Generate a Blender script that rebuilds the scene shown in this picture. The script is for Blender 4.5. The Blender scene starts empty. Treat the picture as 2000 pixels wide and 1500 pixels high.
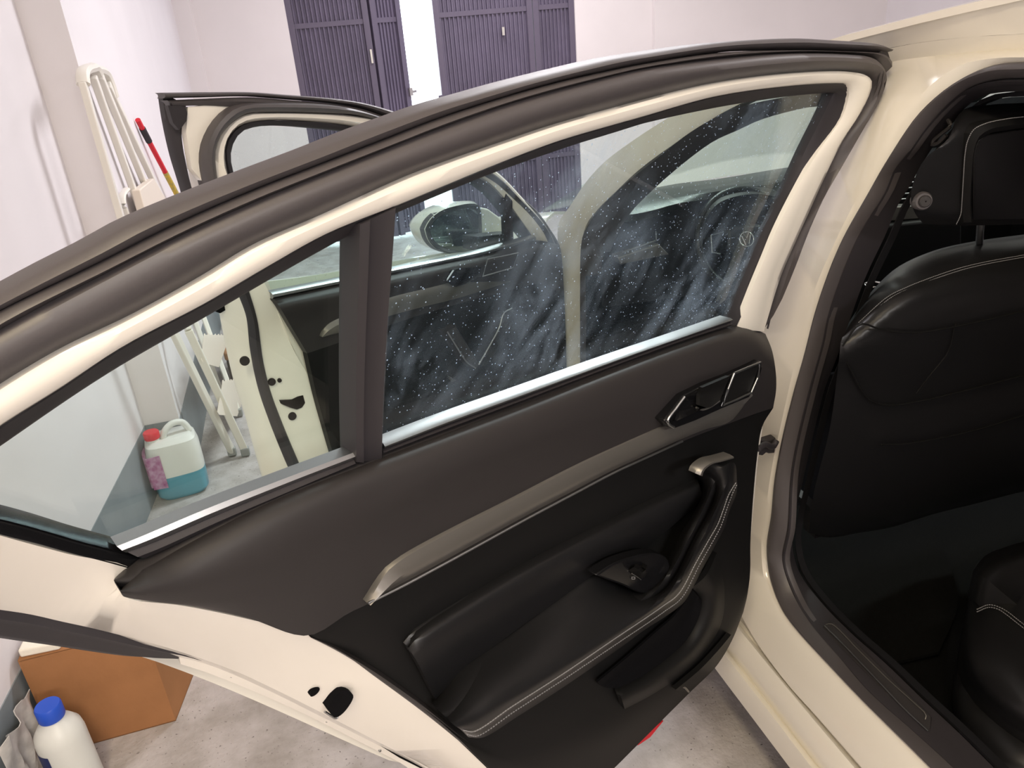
import bpy, bmesh, math, random
from mathutils import Vector, Matrix
random.seed(7)
S = bpy.context.scene
COL = S.collection
# ---------------------------------------------------------------- camera, sky, lights, exposure
cam = bpy.data.objects.new('camera', bpy.data.cameras.new('camera'))
COL.objects.link(cam)
r = [[0.956049, 0.183671, -0.228549], [-0.282802, 0.371838, -0.884172], [-0.077413, 0.909946, 0.407438]]
cam.matrix_world = Matrix(((r[0][0], r[0][1], r[0][2], 0), (r[1][0], r[1][1], r[1][2], 0), (r[2][0], r[2][1], r[2][2], 1.48), (0, 0, 0, 1)))
cam.data.sensor_width = 36; cam.data.lens = 27; cam.data.clip_start = .02
S.camera = cam
w = bpy.data.worlds.new('sky'); S.world = w; w.use_nodes = True
w.node_tree.nodes['Background'].inputs[0].default_value = (.86, .92, 1, 1)
w.node_tree.nodes['Background'].inputs[1].default_value = 6.0
S.view_settings.view_transform = 'Standard'; S.view_settings.look = 'None'
S.view_settings.exposure = .18; S.view_settings.gamma = 1
S.view_settings.use_curve_mapping = False
S.cycles.max_bounces = 10; S.cycles.transparent_max_bounces = 16; S.cycles.diffuse_bounces = 5
S.cycles.caustics_reflective = False; S.cycles.caustics_refractive = False
def area(name, loc, rot, sx, sy, power, color):
    l = bpy.data.lights.new(name, 'AREA'); l.shape = 'RECTANGLE'; l.size = sx; l.size_y = sy
    l.energy = power; l.color = color
    o = bpy.data.objects.new(name, l); o.location = loc; o.rotation_euler = rot; COL.objects.link(o); return o
area('lamp_and_fill_light', (-.35, -.6, 2.88), (0, 0, 0), .25, 1.3, 40, (1, .84, .58))
area('lamp_and_fill_light', (1.5, 3.3, 2.88), (0, 0, 0), 1.3, .25, 66, (.98, .96, 1))
area('lamp_and_fill_light', (1.6, 5.4, 2.88), (0, 0, 0), 1.3, .25, 34, (1, .94, .98))  # added to brighten the far wall, no lamp known there
area('lamp_and_fill_light', (3.9, 1.5, 2.88), (0, 0, 0), .25, 1.3, 52, (1, .96, .95))
area('lamp_and_fill_light', (1.0, -2.6, 2.88), (0, 0, 0), 1.3, .25, 124, (1, .95, .90))  # added behind the camera to brighten the foreground

# ---------------------------------------------------------------- helpers
CAR = Vector((1.6, 1.6, 0))
ORG = {}
def cr(pts, n):
    P = [Vector(p) for p in pts]
    if len(P) == 2:
        return [P[0].lerp(P[1], i / (n - 1)) for i in range(n)]
    Q = []
    m = 10
    for i in range(len(P) - 1):
        a = P[i - 1] if i else P[0] * 2 - P[1]
        b, c = P[i], P[i + 1]
        d = P[i + 2] if i + 2 < len(P) else P[-1] * 2 - P[-2]
        # centripetal parametrisation keeps uneven spacing from overshooting
        t0 = 0; t1 = t0 + max((b - a).length, 1e-6) ** .5; t2 = t1 + max((c - b).length, 1e-6) ** .5; t3 = t2 + max((d - c).length, 1e-6) ** .5
        for k in range(m):
            t = t1 + (t2 - t1) * k / m
            A1 = a * ((t1 - t) / (t1 - t0)) + b * ((t - t0) / (t1 - t0))
            A2 = b * ((t2 - t) / (t2 - t1)) + c * ((t - t1) / (t2 - t1))
            A3 = c * ((t3 - t) / (t3 - t2)) + d * ((t - t2) / (t3 - t2))
            B1 = A1 * ((t2 - t) / (t2 - t0)) + A2 * ((t - t0) / (t2 - t0))
            B2 = A2 * ((t3 - t) / (t3 - t1)) + A3 * ((t - t1) / (t3 - t1))
            Q.append(B1 * ((t2 - t) / (t2 - t1)) + B2 * ((t - t1) / (t2 - t1)))
    Q.append(P[-1])
    L = [0]
    for i in range(1, len(Q)): L.append(L[-1] + (Q[i] - Q[i - 1]).length)
    out = []; j = 0
    for i in range(n):
        s = L[-1] * i / (n - 1)
        while j < len(Q) - 2 and L[j + 1] < s: j += 1
        out.append(Q[j].lerp(Q[j + 1], min(1, (s - L[j]) / max(L[j + 1] - L[j], 1e-9))))
    return out
def crk(pts, n, keys):
    # resampled section by section, so that the corners of two curves stay paired
    ks = [0] + list(keys) + [len(pts) - 1]; k = len(ks) - 1; m = n // k
    full = []
    for i in range(k):
        a, b = ks[i], ks[i + 1]
        lo, hi = max(0, a - 1), min(len(pts), b + 2)
        seg = [Vector(p) for p in pts[lo:hi]]
        dense = cr(seg, 400)
        A = Vector(pts[a]); B = Vector(pts[b])
        ia = min(range(400), key=lambda q: (dense[q] - A).length); ib = min(range(400), key=lambda q: (dense[q] - B).length)
        part = dense[ia:ib + 1]
        if len(part) < 2: part = [A, B]
        c = m if i < k - 1 else n - m * (k - 1)
        L = [0]
        for q in range(1, len(part)): L.append(L[-1] + (part[q] - part[q - 1]).length)
        tot = L[-1] or 1; cnt = c + (1 if i < k - 1 else 0); j = 0
        row = []
        for q in range(cnt):
            t = tot * q / (cnt - 1)
            while j < len(part) - 2 and L[j + 1] < t: j += 1
            row.append(part[j].lerp(part[j + 1], min(1, (t - L[j]) / max(L[j + 1] - L[j], 1e-9))))
        full += row[:-1] if i < k - 1 else row
    return full
def link(name, me, mat, parent=None, sharp=38):
    o = bpy.data.objects.new(name, me); COL.objects.link(o)
    if mat: me.materials.append(mat)
    for p in me.polygons: p.use_smooth = True
    me.set_sharp_from_angle(angle=math.radians(sharp))
    if parent is not None:
        o.parent = parent
        if parent.name in ORG: ORG[o.name] = ORG[parent.name]
    return o
class MB:
    def __init__(s): s.v = []; s.f = []
    def add(s, v, f):
        b = len(s.v); s.v += [Vector(p) for p in v]; s.f += [tuple(i + b for i in q) for q in f]; return s
    def build(s, name, mat, parent=None, sharp=38, bev=0):
        off = ORG.get(parent.name, Vector((0, 0, 0))) if parent is not None else Vector((0, 0, 0))
        me = bpy.data.meshes.new(name)
        me.from_pydata([tuple(p - off) for p in s.v], [], s.f); me.validate()
        bm = bmesh.new(); bm.from_mesh(me)
        bmesh.ops.remove_doubles(bm, verts=bm.verts, dist=1e-6)
        bmesh.ops.recalc_face_normals(bm, faces=bm.faces)
        bm.to_mesh(me); bm.free()
        o = link(name, me, mat, parent, sharp)
        if bev:
            m = o.modifiers.new('bevel', 'BEVEL'); m.width = bev; m.segments = 3; m.limit_method = 'ANGLE'; m.angle_limit = math.radians(35)
        return o
    # a sheet swept across several rows, closed to a solid
    def loft(s, curves, n=40, thick=.008, d=(0, -1, 0), rows=0):
        R = [cr(c, n) for c in curves]
        if rows:
            cols = [cr([R[j][i] for j in range(len(R))], rows) for i in range(n)]
            R = [[cols[i][j] for i in range(n)] for j in range(rows)]
        D = Vector(d) * thick; m = len(R)
        v = [p for row in R for p in row]; k = len(v)
        f = [(j * n + i, j * n + i + 1, (j + 1) * n + i + 1, (j + 1) * n + i) for j in range(m - 1) for i in range(n - 1)]
        if thick:
            v += [p + D for p in v]
            f += [tuple(k + q for q in reversed(t)) for t in f]
            for i in range(n - 1):
                f.append((i, k + i, k + i + 1, i + 1)); a = (m - 1) * n
                f.append((a + i, a + i + 1, k + a + i + 1, k + a + i))
            for j in range(m - 1):
                a = j * n; b = a + n
                f.append((a, b, k + b, k + a)); a += n - 1; b += n - 1
                f.append((a, k + a, k + b, b))
        return s.add(v, f)
    def ribbon(s, A, B, prof, n=60, thick=.01, d=(0, -1, 0), up=(0, 1, 0), ka=None, kb=None):
        A = crk(A, n, ka) if ka else cr(A, n); B = crk(B, n, kb) if kb else cr(B, n); U = Vector(up)
        return s.loft([[A[i].lerp(B[i], t) + U * h for i in range(n)] for t, h in prof], n, thick, d)
    def tube(s, pts, r, n=0, seg=10, ell=1, up=(0, 0, 1)):
        P = cr(pts, n) if n else [Vector(p) for p in pts]
        n = len(P); v = []; f = []
        for i, p in enumerate(P):
            T = (P[min(i + 1, n - 1)] - P[max(i - 1, 0)]).normalized()
            X = T.cross(Vector(up))
            if X.length < 1e-3: X = T.cross(Vector((1, 0, 0)))
            X.normalize(); Y = X.cross(T)
            rr = r[i] if isinstance(r, (list, tuple)) else r
            for k in range(seg):
                a = 2 * math.pi * k / seg
                v.append(p + X * math.cos(a) * rr * ell + Y * math.sin(a) * rr)
        for i in range(n - 1):
            for k in range(seg):
                f.append((i * seg + k, i * seg + (k + 1) % seg, (i + 1) * seg + (k + 1) % seg, (i + 1) * seg + k))
        f.append(tuple(range(seg - 1, -1, -1))); f.append(tuple((n - 1) * seg + k for k in range(seg)))
        return s.add(v, f)
    def plate(s, out, thick, d=(0, -1, 0), smooth=0):
        P = [Vector(p) for p in out]
        if smooth: P = cr(P + [P[0]], smooth)[:-1]
        k = len(P); D = Vector(d) * thick
        return s.add(P + [p + D for p in P], [tuple(range(k)), tuple(range(2 * k - 1, k - 1, -1))] + [(i, k + i, k + (i + 1) % k, (i + 1) % k) for i in range(k)])
    def box(s, a, b):
        x0, y0, z0 = a; x1, y1, z1 = b
        return s.add([(x0, y0, z0), (x1, y0, z0), (x1, y1, z0), (x0, y1, z0), (x0, y0, z1), (x1, y0, z1), (x1, y1, z1), (x0, y1, z1)],
                     [(0, 3, 2, 1), (4, 5, 6, 7), (0, 1, 5, 4), (1, 2, 6, 5), (2, 3, 7, 6), (3, 0, 4, 7)])
    def bar(s, a, b, wx, wy, up=(0, 0, 1)):
        a = Vector(a); b = Vector(b); T = (b - a).normalized(); X = T.cross(Vector(up))
        if X.length < 1e-3: X = T.cross(Vector((1, 0, 0)))
        X.normalize(); Y = X.cross(T); v = []
        for p in (a, b):
            for i, j in ((-1, -1), (1, -1), (1, 1), (-1, 1)): v.append(p + X * i * wx / 2 + Y * j * wy / 2)
        return s.add(v, [(0, 3, 2, 1), (4, 5, 6, 7), (0, 1, 5, 4), (1, 2, 6, 5), (2, 3, 7, 6), (3, 0, 4, 7)])
    def lathe(s, prof, c, seg=28, sx=1, sy=1, sq=1):
        v = []; f = []; n = len(prof)
        for (rr, z) in prof:
            for k in range(seg):
                a = 2 * math.pi * k / seg; cx, sn = math.cos(a), math.sin(a)
                cx = math.copysign(abs(cx) ** sq, cx); sn = math.copysign(abs(sn) ** sq, sn)
                v.append((c[0] + rr * sx * cx, c[1] + rr * sy * sn, c[2] + z))
        for i in range(n - 1):
            for k in range(seg):
                f.append((i * seg + k, i * seg + (k + 1) % seg, (i + 1) * seg + (k + 1) % seg, (i + 1) * seg + k))
        f.append(tuple(range(seg - 1, -1, -1))); f.append(tuple((n - 1) * seg + k for k in range(seg)))
        return s.add(v, f)
    def stitch(s, pts, n, r=.0009, fill=.62, up=(0, 1, 0)):
        P = cr(pts, n * 2 + 1)
        for i in range(n):
            a = P[2 * i]; b = P[2 * i].lerp(P[2 * i + 2], fill)
            s.bar(a, b, r * 2, r * 2, up)
        return s
def xform(mb, M, k0=0):
    for i in range(k0, len(mb.v)): mb.v[i] = M @ mb.v[i]
    return mb
def empty(name, loc, rz=0, label=None, cat=None, group=None, parent=None):
    o = bpy.data.objects.new(name, None); COL.objects.link(o); o.location = loc; o.rotation_euler = (0, 0, rz); o.empty_display_size = .1
    tag(o, label, cat, group)
    if parent is not None: o.parent = parent
    return o
def tag(o, label=None, cat=None, group=None, kind=None):
    for k, v in (('label', label), ('category', cat), ('group', group), ('kind', kind)):
        if v: o[k] = v
    return o

# ---------------------------------------------------------------- materials
def mat(name, col, rough=.5, metal=0, coat=0, spec=.5, nscale=0, namt=0, bump=0, bscale=200, col2=None, sub=0, trans=0, ior=1.45, alpha=1, emit=0):
    m = bpy.data.materials.new(name); m.use_nodes = True; T = m.node_tree; B = T.nodes['Principled BSDF']
    c = (*col, 1)
    B.inputs['Base Color'].default_value = c; B.inputs['Roughness'].default_value = rough; B.inputs['Metallic'].default_value = metal
    B.inputs['Coat Weight'].default_value = coat; B.inputs['Coat Roughness'].default_value = .06
    B.inputs['Specular IOR Level'].default_value = spec; B.inputs['Transmission Weight'].default_value = trans; B.inputs['IOR'].default_value = ior
    tc = T.nodes.new('ShaderNodeTexCoord')
    if nscale:
        n = T.nodes.new('ShaderNodeTexNoise'); n.inputs['Scale'].default_value = nscale; n.inputs['Detail'].default_value = 5
        T.links.new(tc.outputs['Object'], n.inputs['Vector'])
        rp = T.nodes.new('ShaderNodeValToRGB'); rp.color_ramp.elements[0].position = .35; rp.color_ramp.elements[1].position = .65
        c2 = col2 or tuple(x * (1 - namt) for x in col)
        rp.color_ramp.elements[0].color = (*c2, 1); rp.color_ramp.elements[1].color = c
        T.links.new(n.outputs['Fac'], rp.inputs['Fac']); T.links.new(rp.outputs['Color'], B.inputs['Base Color'])
    if bump:
        n = T.nodes.new('ShaderNodeTexNoise'); n.inputs['Scale'].default_value = bscale; n.inputs['Detail'].default_value = 3
        T.links.new(tc.outputs['Object'], n.inputs['Vector'])
        b = T.nodes.new('ShaderNodeBump'); b.inputs['Strength'].default_value = bump; b.inputs['Distance'].default_value = .002
        T.links.new(n.outputs['Fac'], b.inputs['Height']); T.links.new(b.outputs['Normal'], B.inputs['Normal'])
    return m
def glass(name, tint, dirt=0, specks=0, streak=(1, 1, 1), refl=.6):
    m = bpy.data.materials.new(name); m.use_nodes = True; T = m.node_tree; T.nodes.clear(); N = T.nodes.new; L = T.links.new
    out = N('ShaderNodeOutputMaterial'); tr = N('ShaderNodeBsdfTransparent'); tr.inputs[0].default_value = (*tint, 1)
    gl = N('ShaderNodeBsdfGlossy'); gl.inputs['Roughness'].default_value = .01; gl.inputs['Color'].default_value = (1, 1, 1, 1)
    ge = N('ShaderNodeNewGeometry'); dt_ = N('ShaderNodeVectorMath'); dt_.operation = 'DOT_PRODUCT'; L(ge.outputs['Incoming'], dt_.inputs[0]); L(ge.outputs['Normal'], dt_.inputs[1])
    ab = N('ShaderNodeMath'); ab.operation = 'ABSOLUTE'; L(dt_.outputs['Value'], ab.inputs[0])
    om = N('ShaderNodeMath'); om.operation = 'SUBTRACT'; om.inputs[0].default_value = 1; om.use_clamp = True; L(ab.outputs[0], om.inputs[1])
    pw = N('ShaderNodeMath'); pw.operation = 'POWER'; L(om.outputs[0], pw.inputs[0]); pw.inputs[1].default_value = 5
    fr = N('ShaderNodeMath'); fr.operation = 'MULTIPLY_ADD'; L(pw.outputs[0], fr.inputs[0]); fr.inputs[1].default_value = refl; fr.inputs[2].default_value = .035
    mx = N('ShaderNodeMixShader'); L(fr.outputs[0], mx.inputs[0]); L(tr.outputs[0], mx.inputs[1]); L(gl.outputs[0], mx.inputs[2])
    last = mx
    if dirt or specks:
        tc = N('ShaderNodeTexCoord')
        m0 = N('ShaderNodeMapping'); m0.inputs['Rotation'].default_value = (0, .62, 0); L(tc.outputs['Object'], m0.inputs[0])
        mp = N('ShaderNodeMapping'); mp.inputs['Scale'].default_value = streak; L(m0.outputs[0], mp.inputs[0])
        n1 = N('ShaderNodeTexNoise'); n1.inputs['Scale'].default_value = 9; n1.inputs['Detail'].default_value = 9; n1.inputs['Roughness'].default_value = .74; n1.inputs['Distortion'].default_value = .6
        L(mp.outputs[0], n1.inputs['Vector'])
        n2 = N('ShaderNodeTexNoise'); n2.inputs['Scale'].default_value = 3.2; n2.inputs['Detail'].default_value = 2; L(tc.outputs['Object'], n2.inputs['Vector'])
        r1 = N('ShaderNodeMapRange'); r1.inputs[1].default_value = .44; r1.inputs[2].default_value = .8; L(n1.outputs['Fac'], r1.inputs[0])
        r2 = N('ShaderNodeMapRange'); r2.inputs[1].default_value = .38; r2.inputs[2].default_value = .62; L(n2.outputs['Fac'], r2.inputs[0])
        mu = N('ShaderNodeMath'); mu.operation = 'MULTIPLY'; L(r1.outputs[0], mu.inputs[0]); L(r2.outputs[0], mu.inputs[1])
        m2 = N('ShaderNodeMath'); m2.operation = 'MULTIPLY_ADD'; L(mu.outputs[0], m2.inputs[0]); m2.inputs[1].default_value = dirt; m2.inputs[2].default_value = .008
        vo = N('ShaderNodeTexVoronoi'); vo.inputs['Scale'].default_value = 240; L(tc.outputs['Object'], vo.inputs['Vector'])
        vc = N('ShaderNodeMath'); vc.operation = 'LESS_THAN'; L(vo.outputs['Distance'], vc.inputs[0])
        sepc = N('ShaderNodeSeparateColor'); L(vo.outputs['Color'], sepc.inputs[0])
        rs = N('ShaderNodeMapRange'); rs.inputs[1].default_value = .45; rs.inputs[2].default_value = 1; rs.inputs[3].default_value = 0; rs.inputs[4].default_value = .20; L(sepc.outputs[0], rs.inputs[0])
        L(rs.outputs[0], vc.inputs[1])
        v2 = N('ShaderNodeMath'); v2.operation = 'MULTIPLY_ADD'; v2.use_clamp = True; L(vc.outputs[0], v2.inputs[0]); v2.inputs[1].default_value = specks; L(m2.outputs[0], v2.inputs[2])
        df = N('ShaderNodeBsdfDiffuse'); df.inputs[0].default_value = (.66, .80, 1, 1)
        tl = N('ShaderNodeBsdfTranslucent'); tl.inputs[0].default_value = (.66, .82, 1, 1)
        ad = N('ShaderNodeMixShader'); ad.inputs[0].default_value = .6; L(df.outputs[0], ad.inputs[1]); L(tl.outputs[0], ad.inputs[2])
        mm = N('ShaderNodeMixShader'); L(v2.outputs[0], mm.inputs[0]); L(mx.outputs[0], mm.inputs[1]); L(ad.outputs[0], mm.inputs[2]); last = mm
    L(last.outputs[0], out.inputs[0]); return m
M = dict(
    paint=mat('white_car_paint', (.84, .805, .73), .22, 0, .6, .4),
    rubber=mat('black_rubber', (.068, .061, .064), .45, 0, 0, .6, bump=.05, bscale=400),
    seal=mat('matt_black_seal', (.03, .027, .031), .55, 0, 0, .4),
    trim=mat('soft_black_trim', (.026, .0235, .0245), .5, 0, 0, .4, bump=.035, bscale=600),
    hard=mat('hard_black_trim', (.0085, .0085, .0088), .5, 0, 0, .18),
    leather=mat('black_leather', (.0105, .0105, .0115), .36, 0, 0, .4, bump=.05, bscale=500),
    gloss=mat('gloss_black', (.007, .007, .008), .2, 0, 0, .3),
    silver=mat('brushed_silver_trim', (.22, .21, .195), .38, .7),
    chrome=mat('chrome', (.8, .8, .82), .12, 1),
    alu=mat('satin_aluminium', (.42, .43, .44), .38, 1),
    carpet=mat('black_carpet', (.008, .008, .008), .95, 0, 0, .05, bump=.9, bscale=900),
    void=mat('recess_shade_black', (.004, .004, .005), .9, 0, 0, .1),  # near-black stands in for shade inside openings; also on the underbody
    stitch=mat('grey_thread', (.26, .26, .27), .8),
    liner=mat('black_headliner', (.012, .012, .014), .95, 0, 0, .1),
    wall=mat('white_plaster', (.765, .735, .75), .9, 0, 0, .2, nscale=3, namt=.03, bump=.12, bscale=60),
    wall2=mat('beige_plaster', (.755, .715, .71), .9, 0, 0, .2, nscale=3, namt=.03, bump=.1, bscale=60),
    grey=mat('blue_grey_wall_paint', (.235, .265, .285), .6, 0, 0, .4, nscale=7, namt=.1),
    gate=mat('haze_tinted_steel', (.13, .11, .165), .5, 0, 0, .5, nscale=4, namt=.2),  # purple-grey lift is lens haze put into the gate colour
    gatef=mat('haze_tinted_steel_frame', (.11, .093, .135), .45),  # same haze tint, a little darker
    steel=mat('bright_steel', (.6, .58, .55), .35, 1),
    ladder=mat('ivory_painted_metal', (.76, .73, .66), .42),
    step=mat('cream_plastic', (.74, .66, .56), .5),
    greyp=mat('grey_rubber_foot', (.3, .31, .3), .6),
    red=mat('red_plastic', (.62, .015, .03), .4),
    yellow=mat('yellow_label', (.62, .42, .03), .5, nscale=60, col2=(.35, .3, .1)),
    bluecap=mat('blue_plastic', (.02, .085, .55), .4),
    card=mat('brown_cardboard', (.38, .18, .08), .85, 0, 0, .15, nscale=9, namt=.12, bump=.15, bscale=90),
    cardin=mat('cardboard_edge', (.34, .17, .08), .9),
    foam=mat('white_foam', (.84, .8, .7), .8, bump=.2, bscale=150),
    hdpe=mat('translucent_white_plastic', (.72, .73, .70), .38, 0, 0, .5, nscale=5, namt=.05),
    bluehd=mat('plastic_over_blue_liquid', (.115, .36, .47), .35, nscale=8, namt=.1),
    purple=mat('purple_label', (.34, .10, .24), .5, nscale=50, col2=(.5, .3, .45)),
    navy=mat('navy_label', (.02, .03, .12), .5),
    sheet=mat('clear_dusty_film', (.6, .58, .56), .35, nscale=30, namt=.3),
    glass=glass('green_tinted_glass', (.915, .985, .965)),
    dirty=glass('dusty_side_glass', (.92, .985, .97), .36, .9, (2.0, 1, .7)),
    frost=glass('front_side_glass', (.92, .985, .97), .05, .3),
    wind=glass('windscreen_glass', (.90, .965, .92), refl=.1),
    mirror=mat('mirror_glass', (.80, .88, .84), .03, 1),
    yellowbox=mat('dusty_tool_box', (.13, .11, .10), .7, nscale=20, namt=.5),
    lamp=mat('lamp_diffuser', (.9, .88, .8), .4),
)
def floor_mat():
    m = bpy.data.materials.new('worn_concrete'); m.use_nodes = True; T = m.node_tree; N = T.nodes.new; L = T.links.new; B = T.nodes['Principled BSDF']
    tc = N('ShaderNodeTexCoord'); B.inputs['Roughness'].default_value = .8; B.inputs['Specular IOR Level'].default_value = .25
    n1 = N('ShaderNodeTexNoise'); n1.inputs['Scale'].default_value = 9; n1.inputs['Detail'].default_value = 9; n1.inputs['Roughness'].default_value = .6; L(tc.outputs['Object'], n1.inputs['Vector'])
    rp = N('ShaderNodeValToRGB'); e = rp.color_ramp.elements; e[0].position = .36; e[0].color = (.38, .35, .33, 1); e[1].position = .62; e[1].color = (.53, .495, .49, 1)
    L(n1.outputs['Fac'], rp.inputs['Fac'])
    n2 = N('ShaderNodeTexNoise'); n2.inputs['Scale'].default_value = 120; n2.inputs['Detail'].default_value = 4; L(tc.outputs['Object'], n2.inputs['Vector'])
    r2 = N('ShaderNodeValToRGB'); q = r2.color_ramp.elements; q[0].position = .27; q[0].color = (.12, .1, .09, 1); q[1].position = .36; q[1].color = (1, 1, 1, 1); L(n2.outputs['Fac'], r2.inputs['Fac'])
    mx = N('ShaderNodeMix'); mx.data_type = 'RGBA'; mx.blend_type = 'MULTIPLY'; mx.inputs[0].default_value = .9; L(rp.outputs[0], mx.inputs[6]); L(r2.outputs[0], mx.inputs[7])
    L(mx.outputs[2], B.inputs['Base Color'])
    n3 = N('ShaderNodeTexNoise'); n3.inputs['Scale'].default_value = 90; n3.inputs['Detail'].default_value = 6; L(tc.outputs['Object'], n3.inputs['Vector'])
    b = N('ShaderNodeBump'); b.inputs['Strength'].default_value = .5; b.inputs['Distance'].default_value = .004; L(n3.outputs['Fac'], b.inputs['Height']); L(b.outputs[0], B.inputs['Normal'])
    return m
M['floor'] = floor_mat()
def mirror_vec(a, b): return Vector(a).lerp(Vector(b), .5)

# ---------------------------------------------------------------- the garage
def struct(name, mb, m, bev=0): return tag(mb.build(name, m, None, bev=bev), kind='structure')
struct('floor', MB().box((-1.6, -4.2, -.1), (5.6, 9, 0)), M['floor'])
struct('ceiling', MB().box((-1.6, -4.2, 3.0), (5.6, 6.9, 3.1)), M['wall'])
# left wall: the part beside the door, then the part that steps in
def quadwall(a, b, t, z0, z1):
    a = Vector((*a, 0)); b = Vector((*b, 0)); nrm = Vector((-(b - a).y, (b - a).x, 0)).normalized() * t
    v = [a, b, b + nrm, a + nrm]
    return MB().add([p + Vector((0, 0, z0)) for p in v] + [p + Vector((0, 0, z1)) for p in v], [(0, 3, 2, 1), (4, 5, 6, 7), (0, 1, 5, 4), (1, 2, 6, 5), (2, 3, 7, 6), (3, 0, 4, 7)])
struct('wall_left', quadwall((-1.24, -4.1), (-.70, 2.93), .15, 0, 3.0), M['wall'])
struct('trim_1', quadwall((-.575, 2.93), (-.575, 6.62), .3, 0, 3.0), M['wall'])
struct('baseboard_left', quadwall((-1.237, -4.1), (-.697, 2.93), .012, 0, .25), M['grey'])
bb = quadwall((-.572, 2.927), (-.572, 6.62), .012, 0, .25)
bb.box((-.70, 2.925, 0), (-.572, 2.935, .25))
struct('baseboard_back', bb, M['grey'])
ga = Vector((0, 6.60, 0)); gd = Vector((1, -.0772, 0)).normalized(); gn = Vector((.0772, 1, 0)).normalized()
GZ = math.atan2(gd.y, gd.x)
def gw(x, dep, z): return ga + gd * x + gn * dep + Vector((0, 0, z))
def gbox(mb, x0, x1, d0, d1, z0, z1):
    v = [gw(x, d, z) for z in (z0, z1) for x, d in ((x0, d0), (x1, d0), (x1, d1), (x0, d1))]
    return mb.add(v, [(0, 3, 2, 1), (4, 5, 6, 7), (0, 1, 5, 4), (1, 2, 6, 5), (2, 3, 7, 6), (3, 0, 4, 7)])
m_ = MB(); gbox(m_, -.8, .205, 0, .22, 0, 3.0); gbox(m_, 2.445, 5.6, 0, .22, 0, 3.0); gbox(m_, .205, 2.445, 0, .22, 2.75, 3.0)
struct('wall_front', m_, M['wall2'])
struct('trim_2', gbox(MB(), -.62, -.45, -.07, .01, 0, 3.0), M['wall2'])
struct('trim_3', gbox(MB(), 3.10, 5.4, -.05, .01, 0, 3.0), M['wall2'])
struct('wall_right', MB().box((5.2, -4.2, 0), (5.35, 6.6, 3.0)), M['wall'])
struct('wall_back', MB().box((-1.5, -4.2, 0), (5.5, -4.05, 3.0)), M['wall'])

# gate of four ribbed steel leaves, the middle one standing ajar
gate = empty('garage_gate', gw(1.3, .05, 0), GZ, 'dark ribbed steel garage gate standing ajar in the far wall, purple lens haze tinted into its colour', 'gate')
def leaf(x0, x1, z1, ang=0, hinge=0, bars=(.06, .55, 1.7, 2.68)):
    M0 = gate.matrix_world if False else (Matrix.Translation(gate.location) @ Matrix.Rotation(GZ, 4, 'Z'))
    Mi = M0.inverted()
    def rot(p):
        p = Mi @ p; h = hinge - 1.3
        q = p - Vector((h, 0, 0)); q = Matrix.Rotation(ang, 4, 'Z') @ q
        return q + Vector((h, 0, 0))
    wv = x1 - x0; n = max(3, int(wv / .037)); rows = []
    f = MB()
    for a, b in ((x0, x0 + .045), (x1 - .045, x1)): gbox(f, a, b, .02, .075, .03, z1)
    for z in bars: gbox(f, x0 + .045, x1 - .045, .032, .07, z - .018, z + .018)
    f.v = [rot(p) for p in f.v]
    fo = f.build('leaf_frame', M['gatef'], gate)
    c = MB(); v = []; fc = []
    X = []
    for i in range(n):
        a = x0 + .03 + (wv - .06) * i / n; s_ = (wv - .06) / n
        X += [(a, .05), (a + s_ * .36, .05), (a + s_ * .5, .036), (a + s_ * .86, .036)]
    X.append((x1 - .03, .05))
    for z in (.06, z1 - .02):
        for x, d in X: v.append(rot(gw(x, d, z)))
        for x, d in X: v.append(rot(gw(x, d + .012, z)))
    k = len(X)
    for i in range(k - 1):
        fc.append((i, i + 1, 2 * k + i + 1, 2 * k + i)); fc.append((k + i, 3 * k + i, 3 * k + i + 1, k + i + 1))
    fc += [(0, 2 * k, 3 * k, k), (k - 1, 2 * k - 1, 4 * k - 1, 3 * k - 1)]
    c.add(v, fc).build('ribbed_panel', M['gate'], fo, sharp=15)
    return fo, rot
l1, r1 = leaf(.205, .812, 2.75)
l2, r2 = leaf(.818, 1.09, 2.75, math.radians(28), .818)
l3, r3 = leaf(1.31, 2.10, 2.75)
l4, r4 = leaf(2.105, 2.445, 2.75)
b = MB(); gbox(b, 1.07, 1.10, .0, .03, 1.13, 1.19); gbox(b, 1.09, 1.14, .005, .02, 1.15, 1.17); b.v = [r2(p) for p in b.v]; b.build('lock_bolt', M['steel'], l2)
b = MB(); gbox(b, 1.28, 1.33, .0, .03, 1.06, 1.12); b.v = [r3(p) for p in b.v]; b.build('lock_bolt', M['gatef'], l3)
b = MB(); gbox(b, .785, .80, .005, .02, 1.40, 1.50); b.v = [r1(p) for p in b.v]; b.build('hinge', M['steel'], l1)
b = MB(); gbox(b, 1.84, 1.86, .0, .02, 1.52, 1.58); b.v = [r3(p) for p in b.v]; b.build('handle', M['steel'], l3)

# unseen ceiling lamps; those near the gate and back wall are added fill
for i, (x, y, h, lb) in enumerate(((-.35, -.6, 1, 'long ceiling lamp behind the open rear door'), (1.5, 3.3, 0, 'long ceiling lamp above the windscreen'), (1.6, 5.4, 0, 'added long ceiling lamp near the gate to brighten the far wall'), (3.9, 1.5, 1, 'long ceiling lamp above the far side of the car'), (1.0, -2.6, 0, 'added long ceiling lamp near the back wall to brighten the foreground'))):
    e = empty('lamp_and_fill_fixture', (x, y, 3.0), 0 if h else math.pi / 2, lb, 'lamp', 'long ceiling lamps')
    MB().box((-.16, -.72, -.08), (.16, .72, 0)).build('housing', M['ladder'], e, bev=.01)
    for s_ in (-1, 1): MB().box((s_ * .145 - .012, -.7, -.115), (s_ * .145 + .012, .7, -.08)).build('side_rail', M['lamp'], e)

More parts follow.
